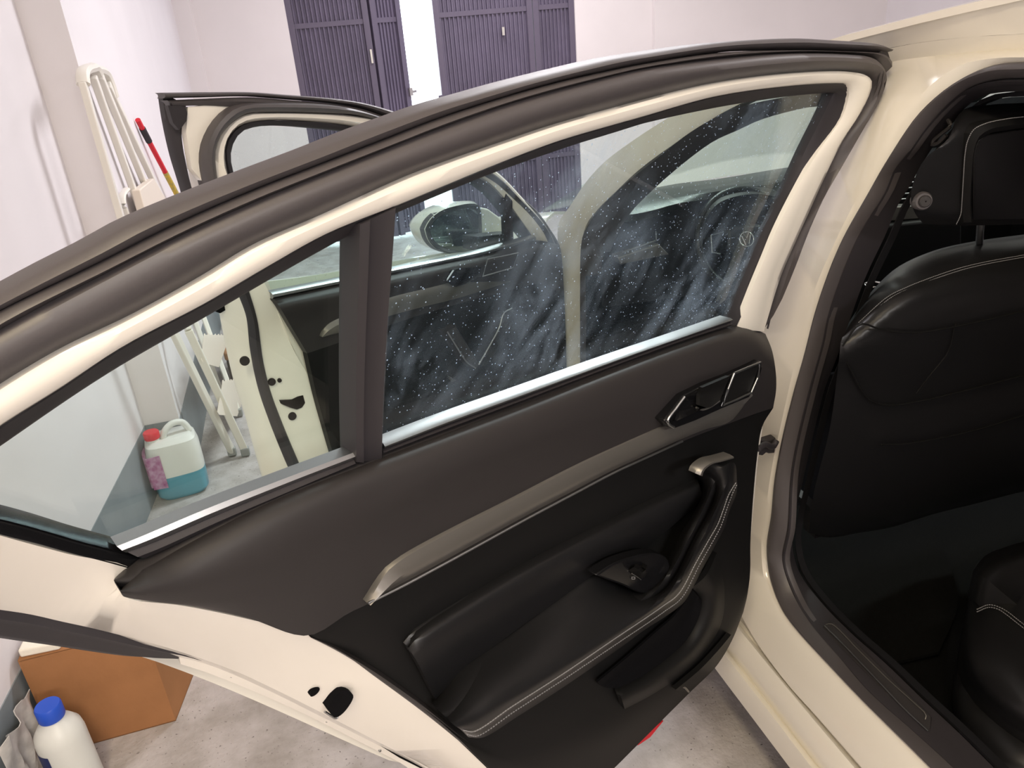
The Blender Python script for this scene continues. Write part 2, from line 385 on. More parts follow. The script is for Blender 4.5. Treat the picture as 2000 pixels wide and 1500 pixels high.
# ---------------------------------------------------------------- the car
car = empty('car', CAR, 0, 'white saloon car with both left doors wide open and black leather inside', 'car')
ORG[car.name] = CAR
IN = (1, 0, 0)
# side frame of the body, roof edge and pillars
sf = MB()
OUT1 = [(0.8819,0.774,1.4887),(0.8812,0.8134,1.4863),(0.8799,0.8549,1.4814),(0.8782,0.908,1.4753),(0.8758,0.9754,1.4665),(0.8724,1.0613,1.4541),(0.8687,1.1491,1.4409),(0.8619,1.2455,1.4161),(0.8535,1.3569,1.3854),(0.842,1.4853,1.3436),(0.8291,1.6305,1.2952),(0.8181,1.7799,1.2386),(0.8042,1.9432,1.1674),(0.794,2.0526,1.1031),(0.7888,2.1816,1.0138),(0.7847,2.2875,0.9372),(0.7833,2.2949,0.8651),(0.7809,2.2681,0.7414),(0.7782,2.2614,0.6031),(0.7752,2.2601,0.4513),(0.674,1.9769,0.2731)]
IN1 = [(0.8986,0.7775,1.4404),(0.898,0.8181,1.4383),(0.8979,0.8631,1.4378),(0.8976,0.8949,1.4368),(0.8967,0.9639,1.4334),(0.8943,1.048,1.4248),(0.8899,1.1347,1.4088),(0.8838,1.2157,1.3867),(0.8775,1.293,1.3636),(0.8709,1.3808,1.3395),(0.8622,1.4717,1.3079),(0.8503,1.6076,1.2501),(0.8339,1.7865,1.1657),(0.8236,1.9077,1.0967),(0.8191,2.0457,1.0194),(0.8158,2.1223,0.9643),(0.8138,2.1717,0.8875),(0.8113,2.1842,0.7592),(0.8085,2.193,0.62),(0.8055,2.2027,0.4676),(0.7059,1.9531,0.2781)]
sf.loft([OUT1, IN1], 80, .03, IN)
# roof gutter step and the ring of the rear opening
GUT = [(0.9088,0.7824,1.423),(0.9081,0.8234,1.4202),(0.907,0.9001,1.4162),(0.9057,0.9888,1.4116),(0.9038,1.0471,1.4048),(0.9012,1.087,1.3953),(0.8949,1.1233,1.3725)]
sf.loft([[(0.8986,0.7775,1.4404),(0.898,0.8181,1.4383),(0.8976,0.8949,1.4368),(0.8962,0.9821,1.4318),(0.894,1.0549,1.4235),(0.8909,1.1243,1.4125),(0.8863,1.1927,1.3956)], GUT], 20, .03, IN)
RO = [(0.9091,0.7829,1.4241),(0.9084,0.8239,1.4213),(0.9073,0.9007,1.4174),(0.9057,0.9888,1.4116),(0.9034,1.0628,1.4033),(0.8992,1.095,1.3879),(0.8897,1.1261,1.3534),(0.8714,1.1435,1.2814),(0.858,1.1645,1.2123),(0.8414,1.1979,1.1273),(0.8341,1.2414,1.0205),(0.8291,1.2803,0.9035),(0.8265,1.3001,0.77),(0.8238,1.3057,0.6318),(0.8214,1.3061,0.5133),(0.801,1.2736,0.4147),(0.7614,1.1864,0.3619),(0.7462,1.1292,0.3416),(0.7395,1.0647,0.3259),(0.7357,0.9467,0.316),(0.737,0.8452,0.3195),(0.7381,0.7261,0.3221),(0.7384,0.6729,0.323)]
RM = [(0.8731,0.7489,1.4132),(0.8732,0.7897,1.4134),(0.8729,0.8334,1.4124),(0.8709,0.8781,1.4052),(0.865,0.9155,1.3836),(0.8567,0.9411,1.3535),(0.8477,0.9567,1.3209),(0.8378,0.9744,1.2786),(0.8258,0.9975,1.2164),(0.8128,1.0189,1.1501),(0.8042,1.0444,1.0728),(0.7994,1.0645,0.9903),(0.7958,1.0809,0.8878),(0.7938,1.0979,0.787),(0.7919,1.113,0.6911),(0.79,1.1209,0.5929),(0.7882,1.1258,0.5035),(0.782,1.1001,0.4333),(0.765,1.0433,0.4107),(0.7536,0.9836,0.3954),(0.7492,0.8639,0.3896),(0.7488,0.7816,0.3891),(0.7489,0.6773,0.3892),(0.7486,0.6203,0.3888)]
RI = [(0.8777,0.7516,1.4079),(0.8775,0.7924,1.4073),(0.877,0.8283,1.4055),(0.8742,0.8628,1.3952),(0.8689,0.8959,1.376),(0.8606,0.9267,1.3457),(0.8524,0.9431,1.3159),(0.844,0.9586,1.2796),(0.8346,0.9791,1.2312),(0.8179,1.0112,1.1452),(0.8084,1.0394,1.0424),(0.8027,1.0593,0.9343),(0.8012,1.0775,0.8576),(0.7994,1.0956,0.7652),(0.7973,1.109,0.6574),(0.7959,1.1098,0.5861),(0.7942,1.1145,0.5006),(0.793,1.0976,0.441),(0.7772,1.0362,0.4189),(0.7722,0.988,0.4123),(0.7718,0.8575,0.4118),(0.7722,0.7826,0.4123),(0.7733,0.7318,0.4137),(0.7752,0.6392,0.4163),(0.7747,0.5845,0.4156)]
sf.loft([RO, RM, RI], 110, .03, IN)
RJ = [Vector(p) + Vector((.012, 0, 0)) for p in cr(RI, 90)]
sf.loft([RI, RJ], 90, .01, (0, 0, -1))
side = sf.build('side_frame', M['paint'], car)
# rocker and sill steps
sl = MB()
def zline(*pts): return list(pts)
LA = [(0.7041,1.8964,0.2),(0.6967,1.5469,0.2),(0.6931,1.3082,0.2),(0.6917,1.1169,0.2),(0.6929,0.9798,0.2),(0.694,0.8566,0.2),(0.6946,0.7715,0.2)]
LA2 = [(0.6941,1.8668,0.245),(0.6976,1.5006,0.245),(0.696,1.2891,0.245),(0.6909,1.1076,0.245),(0.6912,0.9542,0.245),(0.6941,0.8175,0.245),(0.6937,0.7218,0.245)]
LB = [(0.7053,1.832,0.262),(0.7038,1.492,0.262),(0.6989,1.2702,0.262),(0.6968,1.1022,0.262),(0.6966,0.9381,0.262),(0.6962,0.802,0.262),(0.6967,0.7153,0.262)]
LB2 = [(0.7266,1.8251,0.25),(0.7182,1.5132,0.25),(0.7138,1.2853,0.25),(0.7149,1.1216,0.25),(0.7155,0.9535,0.25),(0.7147,0.8056,0.25),(0.7158,0.725,0.25)]
LC = [(0.7269,1.7851,0.285),(0.7171,1.4808,0.285),(0.7115,1.27,0.285),(0.7104,1.098,0.285),(0.7093,0.9343,0.285),(0.709,0.7773,0.285),(0.7108,0.6988,0.285)]
LD = [(0.7461,1.754,0.315),(0.7377,1.4507,0.315),(0.7319,1.261,0.315),(0.7317,1.1034,0.315),(0.7299,0.9267,0.315),(0.7318,0.7462,0.315),(0.7341,0.6665,0.315)]
LD2 = [(0.7659,1.7814,0.3),(0.7582,1.4742,0.3),(0.7514,1.281,0.3),(0.7511,1.1237,0.3),(0.7499,0.9442,0.3),(0.7517,0.7573,0.3),(0.7535,0.6763,0.3)]
LE = [(0.777,1.7167,0.345),(0.7625,1.4179,0.345),(0.7569,1.2493,0.345),(0.7675,1.1165,0.345),(0.7621,0.9688,0.345),(0.7624,0.8539,0.345),(0.7634,0.7085,0.345),(0.7641,0.6345,0.345)]
LF = [(0.7911,1.6799,0.37),(0.7781,1.396,0.37),(0.7751,1.227,0.37),(0.7784,1.0977,0.37),(0.7733,0.9395,0.37),(0.7738,0.8306,0.37),(0.7732,0.6851,0.37),(0.7732,0.6129,0.37)]
sl.loft([LA, LA2, LB, LB2, LC, LD, LD2, LE, LF], 60, .02, (1, 0, -.3))
sl.build('sill', M['paint'], car, sharp=50)
MB().box((.74, -.15, .17), (2.35, 3.0, .22)).build('underbody', M['void'], car)
# roof skin
RA = [(0.8819,0.774,1.4887),(0.8812,0.8134,1.4863),(0.8799,0.8549,1.4814),(0.8782,0.908,1.4753),(0.8758,0.9754,1.4665),(0.8724,1.0613,1.4541),(0.8687,1.1491,1.4409),(0.8619,1.2455,1.4161),(0.8535,1.3569,1.3854)]
rf = MB(); RAc = [Vector(p) for p in cr([(.885, -.45, 1.455), (.883, .1, 1.475)] + RA, 24)]
rows = [RAc] + [[p + Vector((x, 0, dz)) for p in RAc] for x, dz in ((.02, .004), (.3, .012), (.75, .016), (1.2, .012), (1.44, 0))]
rows = [[Vector((q.x, q.y, min(q.z, 1.50))) for q in rw] for rw in rows]
rf.loft(rows, 24, .01, (0, 0, -1)); 
rf.build('roof', M['paint'], car)
MB().box((.95, -.4, 1.40), (2.25, 1.25, 1.412)).build('headliner', M['liner'], car)
MB().box((2.42, -.3, .2), (2.45, 2.6, 1.0)).build('far_side_trim', M['liner'], car)
fs = MB()
MB().box((2.40, -.3, 1.0), (2.44, 1.2, 1.42)).build('far_side_pillar', M['liner'], car)
fs.plate([(2.42,2.432,1.1156),(2.42,2.379,1.1431),(2.42,2.3189,1.1784),(2.42,2.2418,1.1878),(2.42,2.0178,1.2012),(2.42,2.044,1.3128),(2.42,2.9302,1.322),(2.42,2.8928,1.0909)], .03, IN)
fs.build('far_side_pillar', M['liner'], car); fs = MB()
fs.plate([(2.42,2.432,1.1156),(2.42,2.379,1.1431),(2.42,2.2371,1.1663),(2.42,2.0132,1.1814),(2.42,1.961,0.9592),(2.42,2.8538,0.8508),(2.42,2.8928,1.0909)], .03, IN)
fs.build('far_side_pillar', M['liner'], car)
MB().box((.8, -.45, .2), (2.45, -.42, 1.45)).build('rear_bulkhead', M['liner'], car)
# door seal of the rear opening: two rubber rolls
SI = [(0.8846,0.7534,1.3895),(0.8841,0.794,1.3876),(0.8836,0.8304,1.3857),(0.8812,0.8661,1.377),(0.8763,0.8899,1.3593),(0.8664,0.9176,1.3233),(0.8583,0.9336,1.2914),(0.8529,0.9526,1.2633),(0.8466,0.9587,1.2312),(0.832,0.99,1.1558),(0.8192,1.0243,1.0208),(0.8164,1.0275,0.9744),(0.8134,1.0474,0.8709),(0.8101,1.0718,0.7011),(0.8076,1.0643,0.572),(0.8059,1.069,0.4872),(0.8043,1.0207,0.4391),(0.7959,0.9597,0.4279),(0.7926,0.8765,0.4234),(0.7896,0.7925,0.4195),(0.7945,0.6939,0.426),(0.7977,0.6189,0.4302),(0.7975,0.5646,0.43)]
RI2 = [(0.8718,0.7466,1.4084),(0.8716,0.7871,1.4078),(0.8712,0.8228,1.406),(0.8683,0.857,1.3957),(0.8631,0.8899,1.3767),(0.8548,0.9205,1.3466),(0.8467,0.9368,1.317),(0.8383,0.9521,1.281),(0.829,0.9725,1.2329),(0.8123,1.0044,1.1475),(0.8026,1.0319,1.0455),(0.7968,1.0514,0.9383),(0.7953,1.0695,0.8622),(0.7935,1.0875,0.7705),(0.7914,1.1008,0.6635),(0.79,1.1016,0.5927),(0.7883,1.1063,0.5078),(0.7872,1.0896,0.4486),(0.7742,1.0323,0.4229),(0.7693,0.9842,0.4164),(0.7689,0.8543,0.4158),(0.7692,0.7796,0.4163),(0.7703,0.729,0.4178),(0.7723,0.6367,0.4203),(0.7718,0.5823,0.4197)]
MB().ribbon(RI2, SI, [(0, 0), (.12, .006), (.35, .011), (.6, .010), (.85, .003), (1, -.004)], 120, .008, IN, (-1, 0, 0), (4, 8, 12, 15, 17), (4, 8, 12, 14, 16)).build('door_seal', M['rubber'], car)
SJ = [(0.9248,0.7845,1.3719),(0.9241,0.8268,1.3694),(0.9235,0.8568,1.3672),(0.9222,0.8831,1.3625),(0.9185,0.9068,1.3493),(0.9123,0.9209,1.3266),(0.905,0.938,1.3001),(0.8985,0.954,1.2666),(0.8918,0.9658,1.2322),(0.8863,0.9779,1.204),(0.8778,0.9857,1.1599),(0.868,1.0081,1.0852),(0.8629,1.0298,0.9996),(0.8596,1.0469,0.928),(0.8582,1.068,0.8601),(0.856,1.087,0.7457),(0.8538,1.1019,0.6356),(0.8525,1.1121,0.5698),(0.8509,1.1103,0.4875),(0.8501,1.0814,0.4437),(0.8436,1.0051,0.4315),(0.8422,0.9131,0.4295),(0.8447,0.8233,0.433),(0.8448,0.74,0.4331),(0.8459,0.6668,0.4346),(0.8451,0.5802,0.4334)]
MB().ribbon(SI, SJ, [(0, .003), (.1, .008), (.35, .012), (.5, .002), (.6, .001), (1, .003)], 120, .004, IN, (-1, 0, 0), (4, 8, 12, 14, 16), (5, 9, 14, 17, 19)).build('opening_trim', M['seal'], car)
# inner face of the trim going into the car
sj = [Vector(p) for p in cr(SJ, 70)]
MB().loft([[p + Vector((.008, 0, -.001)) for p in sj], [p + Vector((.022, 0, -.001)) for p in sj]], 70, .006, (0, 0, -1)).build('pillar_lining', M['liner'], car)
# inner band at the front opening
ft = MB()
FA = [(0.8716,1.1188,1.3785),(0.8674,1.176,1.3631),(0.8639,1.256,1.3506),(0.8591,1.3615,1.3332),(0.8518,1.4599,1.3066),(0.8427,1.5703,1.2627),(0.8303,1.6942,1.1985),(0.8156,1.8394,1.1232),(0.8103,1.9853,1.0409),(0.8069,2.0736,0.9823),(0.8044,2.1355,0.9171),(0.8014,2.1577,0.768),(0.7987,2.1665,0.6305),(0.7958,2.176,0.4799),(0.6999,1.9365,0.2883)]
FB = [(0.9136,1.1693,1.3494),(0.9102,1.1951,1.3371),(0.9069,1.2849,1.3252),(0.8991,1.4222,1.2955),(0.894,1.4993,1.2693),(0.8884,1.5846,1.2404),(0.8762,1.7062,1.1777),(0.8634,1.851,1.0922),(0.8594,1.9587,1.0249),(0.8551,2.0426,0.9518),(0.8534,2.1144,0.8676),(0.8509,2.1687,0.7403),(0.8484,2.1961,0.612),(0.8452,2.2264,0.4507),(0.7382,1.9763,0.2581)]
ft.loft([FA, FB], 60, .03, IN); ft.build('front_pillar_trim', M['rubber'], car)
# windscreen
MB().loft([[(.92, 1.45, 1.37), (1.6, 1.35, 1.41), (2.28, 1.45, 1.37)], [(.80, 2.50, .94), (1.6, 2.62, .95), (2.40, 2.50, .94)]], 20, .004, (0, .7, .7)).build('windscreen', M['wind'], car)
# bonnet and left wing
bn = MB()
bn.loft([[(.74, 2.30, .92), (.74, 2.75, .865), (.74, 3.3, .75), (.82, 3.85, .60)], [(.80, 2.40, .955), (.80, 2.75, .888), (.82, 3.3, .775), (.88, 3.88, .62)], [(1.1, 2.62, .86), (1.1, 2.85, .81), (1.1, 3.4, .68), (1.12, 3.95, .53)],
         [(1.6, 2.68, .80), (1.6, 2.95, .74), (1.6, 3.4, .64), (1.6, 4.0, .52)], [(2.1, 2.62, .78), (2.1, 2.85, .73), (2.1, 3.4, .63), (2.08, 3.95, .52)], [(2.42, 2.40, .78), (2.42, 2.75, .74), (2.4, 3.3, .65), (2.3, 3.88, .5)]], 24, .01, (0, 0, -1), rows=26)
bn.build('bonnet', M['paint'], car)
wg = MB()
wg.loft([[(.74, 2.30, .92), (.74, 2.75, .865), (.74, 3.3, .75), (.82, 3.85, .60)], [(.72, 2.32, .84), (.71, 2.75, .79), (.72, 3.3, .68), (.78, 3.87, .54)], [(.74, 2.34, .3), (.70, 2.6, .6), (.70, 3.35, .5), (.8, 3.9, .3)]], 24, .01, IN)
wg.build('front_wing', M['paint'], car)

# dashboard
db = MB()
db.loft([[(0.9992,2.42,1.0163),(1.1157,2.42,0.9832),(1.282,2.42,0.985),(1.4453,2.42,0.9826),(1.7183,2.42,0.9891),(2.1804,2.42,0.9869),(2.9947,2.42,0.9937)], [(0.8981,2.18,0.9967),(1.0048,2.18,1.014),(1.1551,2.18,1.0169),(1.3027,2.18,1.0129),(1.5495,2.18,1.0183),(1.9689,2.18,1.0054),(2.7103,2.18,0.9969)], [(0.8477,2.06,0.9896),(0.9683,2.06,0.9779),(1.092,2.06,1.0021),(1.2097,2.06,1.0142),(1.4674,2.06,1.005),(1.8672,2.06,0.9879),(2.5757,2.06,0.9716)],
         [(0.8622,2.1,0.9163),(0.9867,2.1,0.9219),(1.1141,2.1,0.9276),(1.2357,2.1,0.9347),(1.5031,2.1,0.9069),(1.9177,2.1,0.8854),(2.6537,2.1,0.862)], [(0.8639,2.12,0.7018),(0.9941,2.12,0.6968),(1.1278,2.12,0.6916),(1.2565,2.12,0.6704),(1.5371,2.12,0.6598),(1.9691,2.12,0.6639),(2.7443,2.12,0.6236)]], 50, .02, (0, 1, 0), rows=30)
db.build('dashboard', M['leather'], car)
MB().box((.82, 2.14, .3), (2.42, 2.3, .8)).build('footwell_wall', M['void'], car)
dt = MB().plate([(0.8751,2.03,0.8791),(1.006,2.03,0.8997),(1.0394,2.03,0.8639),(0.8843,2.03,0.8562)], .05, (0, 1, 0)); dt.build('dash_trim', M['silver'], car, bev=.003)
dt = MB()
dt.tube([(0.897,2.05,0.8851),(1.0043,2.05,0.9064)], .0018)
dt.tube([(1.006,2.05,0.9338),(1.0076,2.05,0.906)], .0016); dt.build('vent_accent', M['alu'], car)
# right-hand vent and trim seen past the driver's headrest
vb = MB()
for k in range(4): vb.tube([(1.716,1.9,1.0076),(1.7798,1.9,1.0043)], .002); vb.v[-20:] = [p + Vector((0, 0, -.016 * k)) for p in vb.v[-20:]]
vb.build('centre_vent', M['alu'], car)
MB().plate([(1.7134,1.92,0.9339),(1.8103,1.92,0.9274),(1.9434,1.92,0.9227),(1.9532,1.92,0.8708),(1.8174,1.92,0.8843),(1.7083,1.92,0.8928)], .04, (0, 1, 0)).build('centre_trim', M['silver'], car, bev=.003)
MB().plate([(1.6738,1.9,0.8889),(1.7995,1.9,0.8841),(1.9723,1.9,0.8718),(2.0462,1.9,0.496),(1.5847,1.9,0.5435),(1.5836,1.9,0.7117)], .3, (0, 1, 0)).build('centre_console', M['hard'], car, bev=.01)
cu = MB().tube([p + Vector((0, 0, 0)) for p in [Vector([(1.3212,1.5,0.8673)][0]) + Vector((.022 * math.cos(a * math.pi / 8), .022 * math.sin(a * math.pi / 8), 0)) for a in range(17)]], .0025); cu.build('cup_holder_ring', M['chrome'], car)
# steering wheel
wc = Vector((1.272, 2.0, .880)); wn = Vector((-.10, -.93, .38)).normalized()
ws = empty('steering_wheel', wc - CAR, 0, parent=car)
WX = wn.cross(Vector((0, 0, 1))).normalized() * -1; WY = wn.cross(WX).normalized()
if WY.z < 0: WY = -WY
def wp(x, y, o=0): return WX * x + WY * y + wn * o
ws_r = .150
pts = []
for k in range(49):
    a = 2 * math.pi * k / 48; y = math.sin(a) * ws_r
    pts.append(wp(math.cos(a) * ws_r * .97, max(y, -.118) if y < -.118 else y))
MB().tube(pts, .013, seg=12, up=wn).build('rim', M['leather'], ws)
MB().plate([wp(-.055, .045, .012), wp(.055, .045, .012), wp(.062, -.02, .012), wp(.03, -.062, .012), wp(-.03, -.062, .012), wp(-.062, -.02, .012)], .045, -wn).build('hub', M['leather'], ws, bev=.012)
for s_ in (-1, 1):
    MB().plate([wp(s_ * .055, .028, .008), wp(s_ * .145, .02, .0), wp(s_ * .145, -.022, .0), wp(s_ * .05, -.04, .008)], .015, -wn).build('spoke', M['gloss'], ws, bev=.004)
    MB().tube([wp(s_ * .068, .03, .012), wp(s_ * .105, .026, .008), wp(s_ * .11, -.024, .008), wp(s_ * .085, -.033, .01)], .002).build('button_frame', M['alu'], ws)
MB().plate([wp(-.012, -.06, .008), wp(.012, -.06, .008), wp(.01, -.118, .0), wp(-.01, -.118, .0)], .012, -wn).build('spoke', M['alu'], ws, bev=.003)
eb = MB(); eb.tube([wp(.022 * math.cos(a * math.pi / 10), .022 * math.sin(a * math.pi / 10), .016) for a in range(21)], .002)
eb.tube([wp(-.014, .012, .016), wp(-.005, -.016, .016), wp(0, -.004, .016), wp(.005, -.016, .016), wp(.014, .012, .016)], .0018)
eb.tube([wp(-.008, .018, .016), wp(0, .002, .016), wp(.008, .018, .016)], .0018)
eb.build('round_emblem', M['chrome'], ws)
hd = MB().ribbon([(1.1409,2.1,0.8764),(1.1656,2.1,0.9441),(1.2161,2.1,0.9996),(1.2851,2.1,1.0171),(1.3735,2.1,1.0155),(1.4654,2.1,0.9885),(1.5248,2.1,0.9364)], [(1.1261,2.02,0.8953),(1.1515,2.02,0.9559),(1.1905,2.02,0.9959),(1.2474,2.02,1.0095),(1.3227,2.02,1.0075),(1.3936,2.02,0.9864),(1.441,2.02,0.9449)], [(0, 0), (.5, .006), (1, 0)], 30, .02, (0, 1, 0), (0, 0, 1))
hd.build('instrument_hood', M['trim'], car)

# driver's seat
seat = MB()
def sc(pts, n=30): return pts
S0 = [(0.8997,1.0903,0.9325),(0.9005,1.0798,0.9674),(0.9271,1.06,1.0333),(0.9629,1.0476,1.0747),(1.024,1.0413,1.0957),(1.0914,1.0396,1.1014),(1.2217,1.0406,1.098),(1.3659,1.0435,1.0884)]
S1 = [(0.8247,0.995,0.9833),(0.8311,0.987,1.01),(0.8562,0.9712,1.0628),(0.8898,0.9603,1.0991),(0.9429,0.9543,1.1189),(1.0088,0.9527,1.1244),(1.1228,0.9542,1.1193),(1.2558,0.957,1.1101)]
S2 = [(0.7774,0.9326,1.0247),(0.7952,0.9267,1.0444),(0.8321,0.9152,1.0827),(0.859,0.9113,1.0955),(0.8899,0.909,1.1032),(0.9584,0.906,1.1134),(1.0709,0.9055,1.1152),(1.1968,0.9074,1.1086)]
S3 = [(0.7493,0.9056,1.0315),(0.7738,0.9005,1.0484),(0.8153,0.8922,1.0761),(0.8525,0.8877,1.0911),(0.8928,0.8859,1.0969),(0.9468,0.8848,1.1005),(1.055,0.8864,1.0953),(1.1802,0.8886,1.0879)]
S4 = [(0.7406,0.8955,1.0152),(0.7687,0.8889,1.0369),(0.8137,0.8889,1.0369),(0.8661,0.8915,1.0283),(0.9319,0.8932,1.0227),(0.9995,0.8929,1.0236),(1.0783,0.8923,1.0256),(1.2076,0.8947,1.0178)]
S5 = [(0.7624,0.9226,0.9579),(0.796,0.9264,0.9452),(0.8348,0.9385,0.905),(0.8723,0.9461,0.8798),(0.9518,0.9502,0.8661),(1.0475,0.9503,0.8656),(1.1756,0.9481,0.8732),(1.3135,0.9481,0.8731)]
S6 = [(0.7743,0.9403,0.8657),(0.8131,0.95,0.8332),(0.8666,0.9606,0.798),(0.9129,0.964,0.7866),(0.9939,0.968,0.7733),(1.1084,0.9697,0.7676),(1.2198,0.9672,0.7761),(1.3729,0.9711,0.7632)]
S7 = [(0.8148,1.0147,0.6843),(0.8765,1.0307,0.6309),(0.9499,1.0442,0.586),(1.032,1.0522,0.5594),(1.1357,1.0553,0.5489),(1.2346,1.0533,0.5558),(1.3627,1.0513,0.5624),(1.529,1.0521,0.5596)]
S8 = [(0.8957,1.1189,0.5038),(0.9573,1.13,0.4666),(1.0379,1.1334,0.4553),(1.1212,1.1369,0.4437),(1.2261,1.1348,0.4506),(1.3384,1.1357,0.4478),(1.484,1.1367,0.4442),(1.6805,1.1444,0.4186)]
seat.loft([S0, S1, S2, S3, S4, S5, S6, S7, S8], 44, .10, (.75, .65, -.25), rows=60)
so = seat.build('front_seat', M['leather'], car, sharp=60)
def seam(name, pts, m='gloss', r=.0016, n=40): return MB().tube(pts, r, n, 6).build(name, M[m], so)
seam('piping', [(0.7367,0.8857,1.0309),(0.7516,0.8754,1.0653),(0.7959,0.8804,1.0486),(0.8612,0.8862,1.0293),(0.9263,0.8876,1.0247),(0.9934,0.8873,1.0256),(1.0717,0.8867,1.0275),(1.1549,0.8874,1.0253)], 'hard')
seam('piping', [(0.7464,0.8995,1.0151),(0.7832,0.9136,0.9678),(0.8417,0.934,0.8999),(0.8904,0.9408,0.8773),(0.9548,0.9428,0.8706),(1.0387,0.9425,0.8717),(1.1671,0.941,0.8766),(1.2553,0.9399,0.8805)], 'hard')
seam('piping', [(0.8921,0.9533,0.7958),(0.9449,0.9572,0.7827),(1.0414,0.9598,0.7739),(1.1309,0.9595,0.7749),(1.2077,0.9574,0.7822),(1.3053,0.9587,0.7775)], 'hard')
seam('piping', [(0.9387,0.8858,1.0306),(0.9507,0.9032,0.9728),(0.9353,0.9158,0.9307),(0.9243,0.9254,0.8986)], 'hard', .0012)
st = MB(); st.stitch([(0.7892,0.9197,1.0477),(0.8258,0.9083,1.0857),(0.8533,0.905,1.0965),(0.884,0.9027,1.1042),(0.9516,0.8994,1.1152),(1.0633,0.8989,1.117),(1.1447,0.8996,1.1146)], 130, .0004); st.stitch([(0.7896,0.9175,1.045),(0.8271,0.9061,1.0829),(0.8536,0.9028,1.0939),(0.8853,0.9006,1.1014),(0.9529,0.8973,1.1124),(1.0615,0.8966,1.1145),(1.1428,0.8974,1.1121)], 130, .0004)
tag(st.build('stitching', M['stitch'], so), kind='stuff')
# headrest with its shell, button and posts
H0 = [(0.8265,0.8639,1.3538),(0.8544,0.861,1.3633),(0.9028,0.8605,1.3651),(0.9633,0.8614,1.3621),(1.0731,0.8636,1.3547)]
hr = MB()
hr.loft([[(0.8941,0.8998,1.3339),(0.9023,0.8964,1.3453),(0.9426,0.8957,1.3475),(1.0061,0.8968,1.3441),(1.1217,0.8994,1.3352)], [(0.8406,0.8557,1.3143),(0.8496,0.8526,1.3246),(0.8967,0.8511,1.3296),(0.9596,0.8509,1.3305),(1.0693,0.853,1.3234)], [(0.8054,0.8517,1.2944),(0.8316,0.8502,1.2995),(0.9028,0.8506,1.2982),(0.9694,0.8518,1.2941),(1.0822,0.8545,1.2851)], [(0.8011,0.8594,1.2687),(0.838,0.8597,1.2676),(0.9222,0.8618,1.2607),(0.9924,0.8639,1.2535),(1.1101,0.8674,1.2421)],
         [(0.8063,0.8671,1.243),(0.852,0.8689,1.237),(0.9406,0.8725,1.2252),(1.014,0.8754,1.2154),(1.1365,0.8796,1.2015)], [(0.8207,0.8736,1.2212),(0.8641,0.8768,1.2106),(0.9557,0.8812,1.1962),(1.0309,0.8843,1.1855),(1.1573,0.8892,1.1694)], [(0.8619,0.897,1.1933),(0.8985,0.8993,1.1856),(0.9827,0.903,1.1734),(1.0595,0.9058,1.1638),(1.1901,0.911,1.1466)]], 30, .09, (.72, .65, -.1), rows=24)
ho = hr.build('headrest', M['leather'], so, sharp=60)
hp = MB().ribbon([(0.9151,0.8785,1.1917),(0.8985,0.8699,1.2202),(0.8783,0.856,1.2667),(0.8638,0.8451,1.303),(0.8622,0.8387,1.3244),(0.8768,0.8362,1.3327),(0.9083,0.8354,1.3353),(0.9417,0.8355,1.3352),(1.0489,0.8373,1.329)], [(0.9317,0.8787,1.1909),(0.9155,0.8706,1.2179),(0.8957,0.8577,1.261),(0.8833,0.8478,1.2939),(0.8813,0.8427,1.3111),(0.8923,0.8404,1.3186),(0.9207,0.8399,1.3202),(0.9501,0.8399,1.3204),(1.0592,0.8421,1.3131)], [(0, 0), (.5, .006), (1, 0)], 40, .02, (0, 1, 0), (0, -1, 0))
hp.build('screen_surround', M['hard'], ho) if False else hp.build('headrest_surround', M['hard'], so)
MB().plate([(0.9304,0.8761,1.1931),(0.8793,0.8456,1.2946),(0.8773,0.8405,1.3117),(0.8904,0.8385,1.3183),(0.9485,0.8382,1.3194),(1.0575,0.8404,1.312),(1.1557,0.8858,1.1608)], .01, (0, 1, 0)).build('headrest_panel', M['gloss'], so, bev=.002)
st = MB().stitch([(0.8964,0.8722,1.1925),(0.8968,0.8681,1.2063),(0.8878,0.861,1.2301),(0.8717,0.8495,1.2683),(0.8599,0.8408,1.2973),(0.8555,0.8357,1.3145),(0.8582,0.8314,1.3286),(0.8737,0.8296,1.3347),(0.9011,0.8289,1.3371),(0.9342,0.8289,1.3369),(1.0038,0.8298,1.3339)], 120, .0004)
tag(st.build('headrest_stitching', M['stitch'], so), kind='stuff')
bc = Vector([(0.8222,0.864,1.2366)][0])
def disc(mb, c, n, r, t, seg=24):
    n = Vector(n).normalized(); X = n.cross(Vector((0, 0, 1))).normalized(); Y = n.cross(X); prof = [(r, -t), (r, t * .6), (r * .85, t), (0.001, t)]
    v = []; f = []
    for rr, h in prof:
        for k in range(seg):
            a = 2 * math.pi * k / seg; v.append(Vector(c) + X * rr * math.cos(a) + Y * rr * math.sin(a) + n * h)
    for i in range(3):
        for k in range(seg): f.append((i * seg + k, i * seg + (k + 1) % seg, (i + 1) * seg + (k + 1) % seg, (i + 1) * seg + k))
    f.append(tuple(range(seg - 1, -1, -1))); return mb.add(v, f)
disc(MB(), bc, (-.35, -.9, .1), .0125, .008).build('headrest_button', M['rubber'], so)
disc(MB(), bc + Vector((-.003, -.009, .001)), (-.35, -.9, .1), .008, .003).build('headrest_button', M['trim'], so)
for px in ([(1.0205,0.9485,1.1716),(1.0491,0.9683,1.1058)], [(1.2277,0.9534,1.1554),(1.2657,0.9737,1.0877)]):
    MB().tube(px, .0055, seg=14).build('headrest_post', M['alu'], so)
MB().lathe([(.022, -.006), (.022, 0), (.016, .006), (.007, .007)], Vector([(1.0448,0.9675,1.1083)][0]), sx=1.1, sy=.7).build('post_collar', M['rubber'], so)
